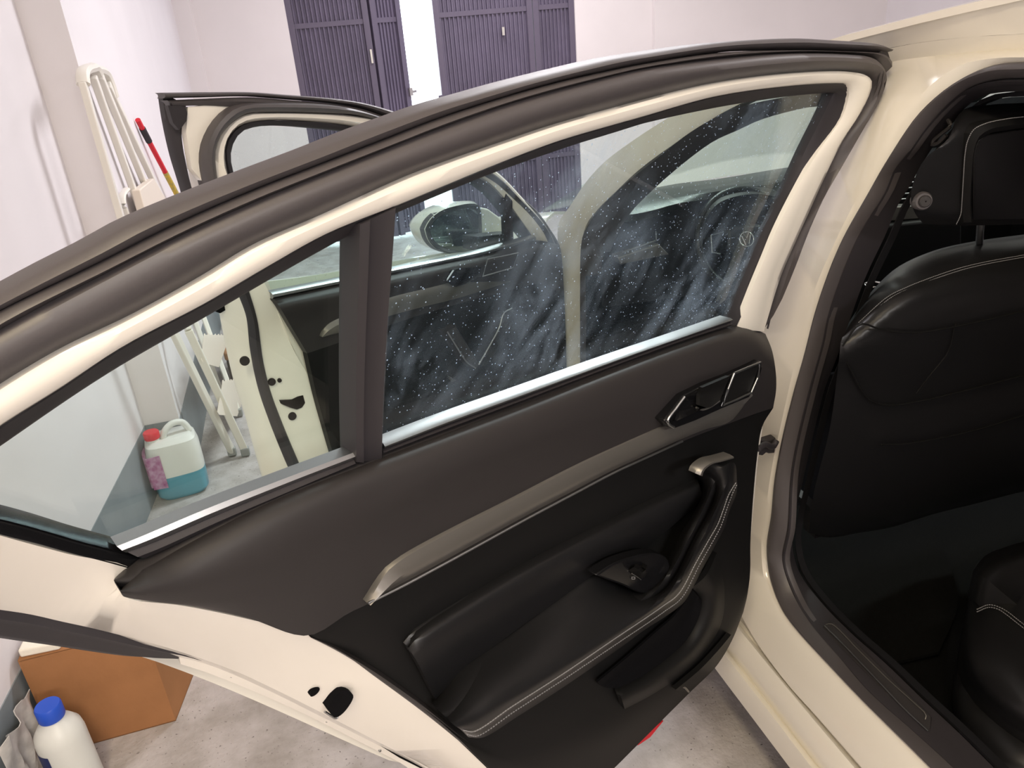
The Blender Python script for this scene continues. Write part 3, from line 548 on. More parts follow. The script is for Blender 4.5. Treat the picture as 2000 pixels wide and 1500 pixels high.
# recliner cover, belt guide
MB().loft([[(0.9168,1.17,0.5658),(0.9392,1.17,0.5397),(0.9584,1.17,0.4983),(0.9707,1.17,0.4391)], [(0.8978,1.15,0.5648),(0.9145,1.15,0.5428),(0.9289,1.15,0.5083),(0.9377,1.15,0.4561)]], 16, .04, (0, 1, 0)).build('recliner_cover', M['trim'], so)
bg = MB().tube([(0.8937,0.9125,1.3318),(0.8917,0.9044,1.3244),(0.8886,0.9153,1.3129),(0.8861,0.9241,1.3041),(0.8847,0.9253,1.2985),(0.8852,0.915,1.3008),(0.8884,0.9058,1.3123)], .0028, 24, 8); bg.build('belt_guide', M['trim'], car)
# floor and rear bench
MB().loft([[(1.1191,1.4782,0.29),(1.0024,1.3095,0.29),(0.9503,1.149,0.29),(0.9393,0.9845,0.29),(0.93,0.8077,0.29),(0.9301,0.6921,0.29),(0.9228,0.6041,0.29)], [(1.3754,1.4838,0.27),(1.234,1.3111,0.27),(1.1572,1.1493,0.27),(1.1404,0.9934,0.27),(1.1422,0.8402,0.27),(1.1483,0.7454,0.27),(1.1523,0.6499,0.27)], [(2.1574,1.381,0.27),(1.9847,1.2462,0.27),(1.8554,1.1451,0.27),(1.7222,1.0412,0.27),(1.6049,0.9496,0.27),(1.4597,0.8362,0.27),(1.3357,0.7393,0.27)]], 24, .03, (0, 0, -1), rows=10).build('cabin_floor', M['carpet'], car)
RS0 = [(1.1955,0.9822,0.42),(1.1226,0.9212,0.42),(1.0555,0.8627,0.42),(1.0013,0.8131,0.42),(0.963,0.7628,0.42),(0.9431,0.7161,0.42),(0.9391,0.6671,0.42),(0.9492,0.6113,0.42)]
RS1 = [(1.1176,0.9097,0.5),(1.0513,0.8538,0.5),(0.99,0.7988,0.5),(0.943,0.7513,0.5),(0.9168,0.7067,0.5),(0.9091,0.6698,0.5),(0.908,0.6273,0.5),(0.9276,0.5847,0.5)]
RS2 = [(1.1116,0.8833,0.53),(1.055,0.8281,0.53),(1.0069,0.776,0.53),(0.9709,0.7311,0.53),(0.9535,0.695,0.53),(0.9483,0.6622,0.53),(0.9527,0.6222,0.53),(0.9784,0.5864,0.53)]
RS3 = [(1.5583,0.9784,0.53),(1.4728,0.9117,0.53),(1.3953,0.8511,0.53),(1.3247,0.796,0.53),(1.2601,0.7455,0.53),(1.2007,0.6992,0.53),(1.1461,0.6565,0.53),(1.0955,0.6171,0.53)]
rb = MB().loft([RS0, RS1, RS2, RS3], 30, .12, (0, 0, -1), rows=24).build('rear_seat', M['leather'], car, sharp=60)
MB().loft([[(1.0533,0.8675,0.54),(1.1095,0.8948,0.54),(1.1634,0.9013,0.54),(1.2176,0.9014,0.54),(1.313,0.8883,0.54)], [(1.0184,0.8125,0.575),(1.0571,0.8237,0.575),(1.0882,0.8217,0.575),(1.1309,0.8198,0.575),(1.2049,0.8051,0.575)], [(1.0506,0.7737,0.54),(1.0834,0.7889,0.54),(1.1098,0.7928,0.54),(1.1406,0.7804,0.54),(1.1864,0.762,0.54)]], 20, .06, (0, 0, -1), rows=14).build('seat_bolster', M['leather'], rb, sharp=60)
st = MB(); st.stitch([(0.9767,0.7829,0.545),(1.0046,0.7842,0.545),(1.0134,0.7752,0.545),(1.0171,0.7614,0.545),(1.0165,0.743,0.545),(1.0151,0.7176,0.545)], 26, .0005); st.stitch([(0.9718,0.778,0.545),(0.9996,0.7793,0.545),(1.0084,0.7703,0.545),(1.0099,0.7576,0.545),(1.0093,0.7392,0.545),(1.0081,0.714,0.545)], 26, .0005)
tag(st.build('stitching', M['stitch'], rb), kind='stuff')
# sill plate with its bright outline
sp = MB().loft([[(0.8045,0.9452,0.426),(0.8049,0.879,0.4266),(0.805,0.7999,0.4267),(0.8044,0.7273,0.4258),(0.8072,0.6817,0.4296)], [(0.8274,0.9413,0.4366),(0.828,0.8688,0.4373),(0.8277,0.7915,0.4369),(0.8282,0.728,0.4376),(0.8281,0.7027,0.4374)]], 20, .004, (.6, 0, -.6)).build('sill_plate', M['trim'], car)
MB().tube([(0.8078,0.9415,0.433),(0.808,0.8839,0.4333),(0.8071,0.8032,0.4321),(0.8063,0.7304,0.431),(0.8076,0.6848,0.4328)], .0012, 30).build('plate_edge', M['alu'], sp)
MB().tube([(0.816,0.9473,0.428),(0.8206,0.9409,0.4342),(0.8223,0.9287,0.4364),(0.8218,0.8608,0.4357),(0.8221,0.7847,0.4361),(0.8238,0.7289,0.4384),(0.8237,0.7089,0.4383),(0.8201,0.704,0.4335),(0.8161,0.7074,0.4282)], .0010, 40).build('plate_edge', M['silver'], sp)

# ---------------------------------------------------------------- rear door
def door(name, H, ang, label=None):
    a = math.radians(ang)
    th = math.atan2(-math.cos(a), -math.sin(a))
    return Vector((H[0], H[1], 0)), th
def place(o, H, ang):
    p, th = door('', H, ang); o.location = p - CAR; o.rotation_euler = (0, 0, th)
DH, DA = (.63, 1.016), 66
shell = MB()
TOP_OUT = [(-0.1019,0,0.9988),(-0.1144,0.0168,1.0951),(-0.1243,0.0334,1.1544),(-0.1342,0.0458,1.1986),(-0.1417,0.0567,1.2376),(-0.1602,0.0753,1.3041),(-0.1855,0.0858,1.3414),(-0.1932,0.0946,1.3727),(-0.1863,0.0981,1.3852),(-0.1676,0.1004,1.3937),(-0.1163,0.1033,1.404),(0.0454,0.1065,1.4152),(0.2057,0.1071,1.4176),(0.3355,0.1053,1.4112),(0.374,0.1045,1.4083),(0.4489,0.103,1.4028),(0.5163,0.1008,1.3951),(0.5972,0.0979,1.3847),(0.6343,0.0962,1.3784),(0.7033,0.0918,1.3629),(0.7661,0.0883,1.3504),(0.8086,0.084,1.3351),(0.8717,0.0787,1.316),(0.9147,0.076,1.3065),(0.9565,0.0719,1.2916),(0.9972,0.0669,1.2738),(1.0224,0.062,1.2565)]
TOP_IN = [(-0.0193,0,1.0288),(-0.0309,0.0168,1.095),(-0.0408,0.0322,1.15),(-0.0475,0.0428,1.1879),(-0.0659,0.0572,1.2394),(-0.0939,0.0728,1.2949),(-0.1317,0.0859,1.3418),(-0.129,0.0942,1.3713),(-0.1195,0.0973,1.3824),(-0.1068,0.0989,1.3883),(-0.0842,0.0997,1.391),(0.0355,0.1018,1.3987),(0.199,0.1028,1.4021),(0.3301,0.1004,1.3937),(0.3694,0.0997,1.3912),(0.4455,0.0981,1.3855),(0.5139,0.0956,1.3764),(0.596,0.0918,1.3628),(0.634,0.09,1.3564),(0.7041,0.087,1.3456),(0.7593,0.0823,1.329),(0.8119,0.0775,1.3119),(0.8757,0.0728,1.295),(0.9216,0.0676,1.2764),(0.9648,0.0631,1.2604),(1.0072,0.0574,1.24),(1.0216,0.055,1.2313)]
shell.ribbon(TOP_OUT, TOP_IN, [(0, -.012), (.08, -.001), (.3, .003), (.6, .003), (.9, .001), (1, -.003)], 140, .008, ka=(3, 6, 9, 11, 13, 16, 19, 22), kb=(3, 6, 9, 11, 13, 16, 19, 22))
TAIL_OUT = [(1.0236,0.0397,1.2483),(1.045,0.0324,1.2222),(1.0563,0.0239,1.1918),(1.0599,0.0142,1.1571),(1.0507,0.0069,1.131)]
TAIL_IN = [(1.0219,0.0493,1.229),(1.0264,0.0484,1.2258),(1.0281,0.0469,1.2205),(1.0254,0.0448,1.2128),(1.0176,0.0422,1.2034)]
shell.loft([TAIL_OUT, TAIL_IN], 20, .03)
# lower body: edge beside the trim, flat shut face, crease, turned flange
E0 = [(1.0173,0.0479,1.2059),(0.9888,0.0377,1.1696),(0.9515,0.0255,1.126),(0.9104,0.0124,1.0794),(0.9235,0.0067,1.0589),(0.9151,0.0023,1.0432),(0.8806,0,1.015),(0.8259,0,0.9645),(0.7664,0,0.9036),(0.7283,0,0.8515),(0.6969,0,0.7941),(0.6438,0,0.6984),(0.5618,0,0.5242),(0.4871,0,0.3554)]
E0b = [(1.0208,0.0315,1.1903),(0.9925,0.0199,1.1488),(0.9647,0.0099,1.1133),(0.9405,0,1.078),(0.9329,-0.01,1.042),(0.9171,-0.012,1.0204),(0.8844,-0.012,0.9938),(0.8311,-0.012,0.9442),(0.7735,-0.012,0.8852),(0.7353,-0.012,0.8326),(0.7039,-0.012,0.7747),(0.651,-0.012,0.6772),(0.5694,-0.012,0.501),(0.4995,-0.012,0.3433)]
E1 = [(1.0559,-0.0569,1.0998),(1.0348,-0.0648,1.0715),(1.0103,-0.0719,1.046),(0.9906,-0.075,1.0265),(0.9715,-0.075,1.0065),(0.949,-0.075,0.9834),(0.9293,-0.075,0.9621),(0.8894,-0.075,0.9172),(0.8352,-0.075,0.8482),(0.7958,-0.075,0.7896),(0.7542,-0.075,0.7245),(0.6828,-0.075,0.6106),(0.6158,-0.075,0.5043),(0.5411,-0.075,0.3691)]
shell.loft([E0, E0b, E1], 90, .012, (0, -1, .2))
FL0 = [(0.8819,-0.09,0.8904),(0.8594,-0.09,0.8653),(0.8334,-0.09,0.8301),(0.7932,-0.09,0.7699),(0.7507,-0.09,0.703),(0.6776,-0.09,0.5878),(0.6124,-0.09,0.4826),(0.542,-0.09,0.3533)]
FL1 = [(0.8816,-0.098,0.8743),(0.8606,-0.098,0.8483),(0.8296,-0.098,0.8055),(0.7932,-0.098,0.7529),(0.7611,-0.098,0.7039),(0.7385,-0.098,0.6679),(0.6762,-0.098,0.5677),(0.6452,-0.098,0.5166),(0.5745,-0.098,0.3777)]
shell.loft([FL0, FL1], 40, .01)
shell.loft([E1[6:] , FL0], 40, .01)
# inner steel behind the trim panel
shell.loft([[(0.9056,-0.0096,1.0437),(0.8415,-0.0018,1.0713),(0.6778,0.0008,1.0807),(0.4548,-0.0033,1.0661),(0.2649,-0.0068,1.0537),(-0.0199,-0.012,1.0276)], [(0.8089,-0.012,0.9554),(0.698,-0.012,0.9056),(0.5516,-0.012,0.8873),(0.4352,-0.012,0.8885),(0.265,-0.012,0.883),(-0.1377,-0.012,0.8758)], [(0.7389,-0.012,0.8826),(0.6851,-0.012,0.8199),(0.5685,-0.012,0.7593),(0.3812,-0.012,0.7343),(0.2097,-0.012,0.7363),(-0.1187,-0.012,0.7363)],
            [(0.6609,-0.014,0.756),(0.6042,-0.014,0.6743),(0.4902,-0.014,0.6294),(0.3319,-0.014,0.6026),(0.1425,-0.014,0.593),(-0.1135,-0.014,0.5641)], [(0.5089,-0.016,0.4804),(0.4421,-0.016,0.4529),(0.3396,-0.016,0.417),(0.2234,-0.016,0.4128),(0.0945,-0.016,0.4207),(-0.0829,-0.016,0.4212)]], 30, .015)
rear = shell.build('rear_door', M['paint'], None, sharp=45); rear.parent = car
place(rear, DH, DA)
def d(mb, name, m, bev=0, sharp=38, parent=None, kind=None):
    o = mb.build(name, M[m], parent or rear, sharp, bev); ORG.pop(o.name, None)
    if kind: o['kind'] = kind
    return o
# outer weather strips around the frame
O0 = [(-0.2289,0.0897,1.4266),(-0.2074,0.0912,1.4321),(-0.1735,0.0925,1.4368),(-0.0441,0.0957,1.4483),(0.0357,0.0975,1.4546),(0.1965,0.0989,1.4596),(0.3267,0.0983,1.4574),(0.3652,0.0979,1.4562),(0.4153,0.0969,1.4524),(0.4998,0.0947,1.4447),(0.5412,0.0934,1.4399),(0.5857,0.0919,1.4347),(0.6146,0.0906,1.43),(0.6619,0.0882,1.4214),(0.7062,0.0856,1.4122),(0.752,0.0832,1.4035),(0.8069,0.0801,1.3925),(0.8517,0.0771,1.3817),(0.8773,0.0745,1.3726),(0.908,0.0719,1.3631),(0.9372,0.0691,1.3531),(0.976,0.0651,1.339),(1.0142,0.0602,1.3215),(1.047,0.0534,1.2973),(1.0744,0.0437,1.2626),(1.0927,0.0315,1.2189),(1.0994,0.0188,1.1737),(1.0933,0.0076,1.1336)]
O1 = [(-0.2326,0.0879,1.4202),(-0.2249,0.0878,1.42),(-0.1829,0.0892,1.4249),(-0.1363,0.0902,1.4287),(0.0278,0.0938,1.4413),(0.1918,0.0959,1.4488),(0.3233,0.0952,1.4464),(0.362,0.0947,1.4445),(0.4404,0.0932,1.4394),(0.5044,0.0914,1.4327),(0.585,0.0882,1.4215),(0.6399,0.0853,1.4111),(0.7071,0.0818,1.3986),(0.7534,0.0794,1.3899),(0.8148,0.0753,1.3755),(0.8804,0.07,1.3565),(0.9104,0.0679,1.3488),(0.9406,0.0655,1.3404),(0.9802,0.0612,1.325),(1.0193,0.0558,1.3058),(1.0456,0.0493,1.2825),(1.0683,0.0404,1.2508),(1.0833,0.0299,1.2132),(1.0894,0.0191,1.1746),(1.0867,0.0094,1.14)]
d(MB().ribbon(O0, O1, [(0, 0), (.15, .006), (.4, .011), (.7, .009), (.92, .002), (1, 0)], 110, .03), 'outer_weather_strip', 'rubber')
O1b = [(-0.2337,0.0936,1.4122),(-0.2139,0.0956,1.4191),(-0.1669,0.0972,1.425),(-0.1209,0.0982,1.4287),(0.041,0.1017,1.4412),(0.2028,0.1038,1.4487),(0.3325,0.1032,1.4464),(0.3707,0.1027,1.4445),(0.448,0.1013,1.4395),(0.5112,0.0994,1.433),(0.5907,0.0963,1.4219),(0.6448,0.0935,1.4116),(0.711,0.09,1.3994),(0.7567,0.0876,1.3908),(0.8173,0.0836,1.3766),(0.882,0.0784,1.3579),(0.9116,0.0763,1.3503),(0.9414,0.074,1.342),(0.9805,0.0696,1.3265),(1.019,0.0643,1.3076),(1.0448,0.0578,1.2844),(1.0669,0.0492,1.2534),(1.0815,0.0389,1.2167),(1.0874,0.0283,1.179),(1.0847,0.0189,1.1455)]
O2 = [(-0.2288,0.0906,1.3873),(-0.2098,0.095,1.4028),(-0.1767,0.0991,1.4175),(-0.1303,0.1011,1.4247),(0.046,0.105,1.4385),(0.2058,0.1062,1.4429),(0.3358,0.106,1.4421),(0.3737,0.1052,1.4395),(0.4505,0.1034,1.4328),(0.5136,0.1015,1.4262),(0.5931,0.0981,1.4138),(0.6473,0.0953,1.4039),(0.7136,0.0917,1.3912),(0.7594,0.0892,1.3821),(0.8201,0.0851,1.3676),(0.885,0.0798,1.3485),(0.915,0.0772,1.3393),(0.9454,0.0744,1.3291),(0.9847,0.07,1.3136),(1.0161,0.0653,1.2967),(1.0401,0.0584,1.2723),(1.0588,0.0502,1.2427),(1.0709,0.0411,1.2102),(1.0749,0.0327,1.1804),(1.0741,0.0236,1.1477)]
d(MB().ribbon(O1b, O2, [(0, 0), (.2, .006), (.45, .008), (.8, .001), (1, -.002)], 110, .03), 'inner_lip', 'rubber')
d(MB().plate([(-0.2169,0.0952,1.4285),(-0.242,0.0905,1.4118),(-0.2476,0.0832,1.3858),(-0.2183,0.0879,1.4024),(-0.198,0.0933,1.4217)], .03), 'strip_end_cap', 'seal')
R0 = [(-0.13,0.0299,1.156),(-0.1344,0.032,1.1637),(-0.1441,0.0372,1.182),(-0.16,0.0562,1.2501),(-0.1741,0.0628,1.2737),(-0.2,0.0736,1.3122),(-0.2235,0.0833,1.3467),(-0.2292,0.0906,1.373),(-0.2205,0.0952,1.3893),(-0.1911,0.1005,1.4082),(-0.1547,0.1039,1.4202),(-0.1075,0.1055,1.4261),(0.0527,0.1091,1.4388),(0.2114,0.1103,1.4432),(0.3405,0.1101,1.4424),(0.3782,0.1093,1.4398),(0.4544,0.1075,1.4332),(0.5171,0.1056,1.4266),(0.5959,0.1022,1.4143),(0.6498,0.0994,1.4044),(0.7156,0.0959,1.3918),(0.761,0.0934,1.3828),(0.8213,0.0893,1.3684),(0.8857,0.084,1.3495),(0.9156,0.0815,1.3404),(0.9457,0.0787,1.3302),(0.9847,0.0743,1.3148),(1.0159,0.0696,1.298),(1.0397,0.0629,1.2738),(1.0583,0.0546,1.2444),(1.0703,0.0456,1.2121),(1.0743,0.0373,1.1825),(1.0735,0.0282,1.1501)]
R1 = [(-0.114,-0.006,1.0012),(-0.1193,0.0117,1.0982),(-0.1242,0.0223,1.1362),(-0.1344,0.0356,1.1837),(-0.1541,0.05,1.235),(-0.164,0.0584,1.265),(-0.1728,0.0688,1.3021),(-0.1984,0.0794,1.3399),(-0.2074,0.0878,1.37),(-0.2021,0.0913,1.3826),(-0.1803,0.0942,1.3928),(-0.1284,0.0971,1.4031),(0.035,0.1003,1.4145),(0.1972,0.1009,1.4169),(0.3283,0.0991,1.4105),(0.3673,0.0983,1.4075),(0.443,0.0968,1.402),(0.5111,0.0946,1.3941),(0.5929,0.0916,1.3837),(0.6304,0.0898,1.3773),(0.7002,0.0855,1.3616),(0.7637,0.0819,1.349),(0.8067,0.0776,1.3335),(0.8704,0.0722,1.3142),(0.9139,0.0695,1.3046),(0.9562,0.0653,1.2896),(0.9973,0.0602,1.2715),(1.0227,0.0559,1.2562),(1.0443,0.0483,1.2289),(1.0553,0.04,1.1993),(1.0591,0.0309,1.1668),(1.0509,0.0232,1.1391)]
d(MB().ribbon(R0, R1, [(0, -.004), (.08, .003), (.25, .008), (.45, .010), (.65, .008), (.85, .003), (1, -.004)], 140, .012, ka=(3, 6, 8, 10, 13, 14), kb=(3, 6, 8, 10, 12, 13)), 'door_seal', 'rubber')
d(MB().tube([(-0.1517,0.031,1.1814),(-0.142,0.0195,1.1403),(-0.1314,0.0064,1.0935),(-0.1332,-0.0083,1.0412),(-0.1207,-0.01,0.9965)], .0016, 24, 8), 'gap_shade_strip', 'seal')  # dark tube stands for the shade in the gap beside the pillar
# black glass run
G0 = [(-0.0153,-0.004,1.0291),(-0.0383,0.012,1.0922),(-0.0483,0.0275,1.1476),(-0.0551,0.0382,1.1858),(-0.0736,0.0527,1.2376),(-0.1018,0.0684,1.2935),(-0.1399,0.0816,1.3408),(-0.1383,0.0895,1.369),(-0.1281,0.0929,1.381),(-0.1148,0.0947,1.3876),(-0.092,0.0955,1.3903),(0.0286,0.0977,1.3981),(0.1932,0.0986,1.4015),(0.3253,0.0963,1.3931),(0.3648,0.0955,1.3905),(0.4415,0.0939,1.3848),(0.5104,0.0914,1.3757),(0.5932,0.0875,1.3619),(0.6314,0.0858,1.3555),(0.7021,0.0827,1.3446),(0.7576,0.078,1.3279),(0.8106,0.0732,1.3107),(0.8749,0.0684,1.2937),(0.9212,0.0632,1.2749),(0.9646,0.0587,1.2588),(1.0074,0.0529,1.2383),(1.0219,0.0505,1.2295)]
G1 = [(-0.0203,-0.0159,1.0425),(-0.0286,-0.002,1.0921),(-0.0382,0.0119,1.1419),(-0.0477,0.023,1.1815),(-0.0649,0.0366,1.2302),(-0.0838,0.0564,1.3006),(-0.0981,0.0665,1.3369),(-0.1066,0.0735,1.3619),(-0.1106,0.0765,1.3725),(-0.112,0.0776,1.3765),(-0.1016,0.0779,1.3775),(-0.0034,0.0795,1.3832),(0.1674,0.0805,1.3868),(0.3063,0.0798,1.3841),(0.3469,0.0788,1.3806),(0.4006,0.0777,1.3766),(0.5197,0.074,1.3636),(0.5829,0.0712,1.3536),(0.6276,0.069,1.3459),(0.6668,0.0668,1.3379),(0.7329,0.0616,1.3192),(0.8076,0.055,1.2958),(0.8584,0.0508,1.2806),(0.8907,0.0478,1.2699),(0.9377,0.0425,1.2511),(0.968,0.0389,1.2381),(1.0115,0.0337,1.2196),(1.0172,0.0328,1.2163)]
d(MB().ribbon(G0, G1, [(0, .001), (.5, .001), (.85, .001), (1, 0)], 140, .015, ka=(3, 6, 9, 11, 13), kb=(3, 7, 9, 11, 13)), 'glass_run', 'seal')
d(MB().ribbon([(1.0266,0.045,1.2244),(1.0148,0.0415,1.2117),(0.9842,0.0334,1.1828),(0.9649,0.0275,1.1619),(0.9413,0.0197,1.1341),(0.9138,0.0112,1.1037),(0.8923,0.0042,1.0784)], [(1.0283,0.052,1.2208),(1.0178,0.0474,1.2042),(0.9893,0.0372,1.1677),(0.9702,0.0312,1.1465),(0.9518,0.0251,1.1245),(0.9304,0.0183,1.1002),(0.9091,0.0112,1.0751)], [(0, -.006), (.1, .002), (.18, .0), (.3, .002), (.8, .002), (1, -.006)], 50, .02), 'quarter_window_trim', 'gloss')
# window divider
d(MB().ribbon([(0.6761,0.0896,1.3479),(0.6788,0.0739,1.2919),(0.6821,0.0535,1.2188),(0.6843,0.0337,1.1482),(0.6849,0.0185,1.0938)], [(0.6373,0.092,1.3564),(0.6409,0.0767,1.3019),(0.6459,0.0579,1.2347),(0.6497,0.0367,1.159),(0.6513,0.0149,1.081)], [(0, -.012), (.04, 0), (.25, .003), (.3, 0), (.7, 0), (.9, .003), (.96, 0), (1, -.012)], 30, .02), 'window_divider', 'seal')
# panes
d(MB().plate([(0.6656,-0.0166,1.0686),(0.6638,0.0586,1.3372),(0.7292,0.0535,1.3188),(0.8048,0.0468,1.295),(0.8562,0.0425,1.2796),(0.9366,0.0341,1.2496),(1.0114,0.0251,1.2176),(1.0194,0.0234,1.2116),(0.9845,0.0121,1.1712),(0.9119,-0.0108,1.0892),(0.8909,-0.018,1.0637),(0.7839,-0.0157,1.0718)], .004), 'quarter_glass', 'glass')
d(MB().plate([(0.636,-0.0161,1.0704),(0.6226,0.0619,1.3488),(0.5134,0.0663,1.3645),(0.3928,0.0699,1.3773),(0.2972,0.0719,1.3845),(0.1569,0.0728,1.3879),(-0.0158,0.0719,1.3846),(-0.1296,0.0701,1.3783),(-0.0989,0.0477,1.2981),(-0.0624,0.0138,1.1773),(-0.0342,-0.026,1.0292),(0.2473,-0.0232,1.0449),(0.4415,-0.02,1.0565)], .004), 'window_glass', 'dirty')
# bright belt strips
d(MB().ribbon([(0.9157,0.0171,1.1104),(0.8936,0.017,1.11),(0.8389,0.0171,1.1104),(0.758,0.0163,1.1074),(0.6819,0.0152,1.1035)], [(0.9088,0.0136,1.0979),(0.8873,0.0131,1.0959),(0.8312,0.0132,1.0964),(0.7534,0.013,1.0957),(0.6821,0.0123,1.0933)], [(0, 0), (.35, .004), (.7, .003), (1, -.001)], 40, .02), 'belt_strip', 'alu')
d(MB().ribbon([(0.9094,0.0184,1.1006),(0.888,0.0178,1.0987),(0.8323,0.018,1.0992),(0.7552,0.0178,1.0985),(0.6844,0.0171,1.0961)], [(0.8976,0.0176,1.0872),(0.882,0.0176,1.0871),(0.8299,0.0183,1.0896),(0.7545,0.0183,1.0896),(0.6862,0.0184,1.0901)], [(0, -.002), (.5, .002), (1, -.002)], 40, .02), 'belt_seal', 'seal')
d(MB().ribbon([(0.6476,0.014,1.0992),(0.5577,0.0129,1.0954),(0.4647,0.0111,1.0888),(0.2797,0.0075,1.0761),(0.1326,0.0042,1.0642),(0.0052,0.0014,1.0544)], [(0.6489,0.0142,1.0929),(0.5586,0.0128,1.0879),(0.4654,0.011,1.0815),(0.2803,0.0079,1.0704),(0.1335,0.005,1.0598),(0.0037,0.0017,1.048)], [(0, 0), (.35, .004), (.7, .003), (1, -.001)], 40, .02), 'belt_strip', 'alu')
d(MB().ribbon([(0.6489,0.0142,1.0929),(0.5586,0.0128,1.0879),(0.4654,0.011,1.0815),(0.2803,0.0079,1.0704),(0.1335,0.005,1.0598),(0.0037,0.0017,1.048)], [(0.6519,0.0179,1.0881),(0.562,0.0165,1.0832),(0.4691,0.0148,1.0772),(0.2846,0.0117,1.066),(0.1383,0.0088,1.0558),(0.005,0.0048,1.0414)], [(0, -.002), (.5, .002), (1, -.002)], 40, .02), 'belt_seal', 'seal')
# trim panel: upper pad
U0 = [(0.9213,0.0038,1.0627),(0.9111,0.0071,1.0746),(0.894,0.008,1.078),(0.8425,0.01,1.0852),(0.7916,0.0112,1.0894),(0.7372,0.011,1.0886),(0.6823,0.01,1.0851),(0.6463,0.0097,1.0838),(0.5565,0.0081,1.0781),(0.4624,0.0064,1.072),(0.2755,0.0032,1.0607),(0.1274,0.0003,1.0503),(-0.0076,-0.0038,1.0357),(-0.0632,-0.004,1.0167),(-0.1056,-0.004,0.9931)]
U1 = [(0.9255,0.0344,1.0793),(0.9099,0.0363,1.086),(0.8885,0.0359,1.0847),(0.8422,0.0368,1.0879),(0.7924,0.0378,1.0914),(0.7445,0.0378,1.0915),(0.693,0.0369,1.0883),(0.653,0.0362,1.0856),(0.5686,0.0346,1.0799),(0.4767,0.0326,1.0728),(0.2993,0.0297,1.0625),(0.1547,0.0264,1.0509),(0.0274,0.0225,1.0367),(-0.0345,0.022,1.0135),(-0.0867,0.022,0.9747)]
U2 = [(0.9281,0.0556,1.0908),(0.9096,0.0531,1.0816),(0.8749,0.0491,1.0674),(0.8279,0.0488,1.0664),(0.7822,0.0484,1.0651),(0.7388,0.047,1.0601),(0.6859,0.0456,1.0548),(0.6415,0.0459,1.0562),(0.5729,0.0454,1.0544),(0.472,0.0427,1.0447),(0.3016,0.04,1.0287),(0.1655,0.04,1.0154),(0.0396,0.04,1.0023),(-0.0243,0.04,0.9814),(-0.0718,0.04,0.9474)]
U3 = [(0.927,0.0492,1.0822),(0.898,0.0415,1.0548),(0.8521,0.036,1.025),(0.809,0.036,1.0128),(0.7601,0.036,1.01),(0.7134,0.036,1.0069),(0.6622,0.036,1.0097),(0.6074,0.036,1.0127),(0.5416,0.036,1.0094),(0.444,0.036,1.0056),(0.2827,0.036,0.9892),(0.1473,0.036,0.9765),(0.0169,0.036,0.9585),(-0.0419,0.036,0.9381),(-0.0839,0.036,0.9092)]
U4 = [(0.9175,0.0271,1.0603),(0.8836,0.02,1.0299),(0.8304,0.02,0.981),(0.7725,0.02,0.9205),(0.7264,0.02,0.9216),(0.6995,0.02,0.9194),(0.6461,0.02,0.9185),(0.5718,0.02,0.9172),(0.4611,0.02,0.9162),(0.3802,0.02,0.9141),(0.2989,0.02,0.9109),(0.1457,0.02,0.8975),(0.0089,0.02,0.8788),(-0.0503,0.02,0.8704),(-0.1052,0.02,0.8604)]
d(MB().loft([U0, U1, U2, U3, U4], 90, .02, rows=30), 'upper_trim', 'trim', sharp=60)
# lower trim body
B0 = [(0.7705,0.014,0.9153),(0.724,0.014,0.9165),(0.6968,0.014,0.9143),(0.643,0.014,0.9133),(0.568,0.014,0.912),(0.4562,0.014,0.911),(0.3746,0.014,0.9089),(0.2925,0.014,0.9057),(0.138,0.014,0.8922),(-0.0001,0.014,0.8733),(-0.0598,0.014,0.8648),(-0.1153,0.014,0.8547)]
B1 = [(0.7524,0.01,0.8901),(0.7049,0.01,0.8632),(0.6496,0.01,0.8547),(0.572,0.01,0.8588),(0.4577,0.01,0.856),(0.3743,0.01,0.8505),(0.2903,0.01,0.8438),(0.1317,0.01,0.8344),(-0.0104,0.01,0.8068),(-0.0632,0.01,0.8081),(-0.0925,0.01,0.8289)]
B2 = [(0.7298,0.004,0.8553),(0.6831,0.004,0.8051),(0.62,0.004,0.7699),(0.5386,0.004,0.7501),(0.4367,0.004,0.7396),(0.3442,0.004,0.7217),(0.2407,0.004,0.7115),(0.0987,0.004,0.7277),(-0.0171,0.004,0.724),(-0.0713,0.004,0.7258),(-0.0902,0.004,0.7655)]
B3 = [(0.6995,0.006,0.8002),(0.6447,0.006,0.7197),(0.5957,0.006,0.6551),(0.5075,0.006,0.6271),(0.4075,0.006,0.6052),(0.3181,0.006,0.5961),(0.2198,0.006,0.586),(0.098,0.006,0.6116),(-0.0061,0.006,0.61),(-0.0546,0.006,0.598),(-0.0813,0.006,0.5908)]
B4 = [(0.6372,0.012,0.69),(0.6037,0.012,0.6283),(0.5647,0.012,0.582),(0.4917,0.012,0.5383),(0.4085,0.012,0.5156),(0.3167,0.012,0.4904),(0.2146,0.012,0.4742),(0.1021,0.012,0.4805),(-0.0045,0.012,0.4975),(-0.0528,0.012,0.5052),(-0.0771,0.012,0.5155)]
B5 = [(0.5703,0.014,0.5479),(0.5358,0.014,0.5133),(0.4891,0.014,0.4734),(0.4371,0.014,0.4517),(0.3696,0.014,0.4303),(0.2708,0.014,0.4109),(0.1613,0.014,0.4018),(0.0565,0.014,0.4028),(-0.0225,0.014,0.4261),(-0.0546,0.014,0.4437),(-0.0692,0.014,0.4722)]
B6 = [(0.4693,-0.01,0.329),(0.4368,-0.01,0.3048),(0.3904,-0.01,0.2809),(0.3531,-0.01,0.2754),(0.2876,-0.01,0.2801),(0.2184,-0.01,0.2876),(0.1455,-0.01,0.2956),(0.0685,-0.01,0.3039),(-0.0129,-0.01,0.3128),(-0.0621,-0.01,0.3464),(-0.0968,-0.01,0.3968)]
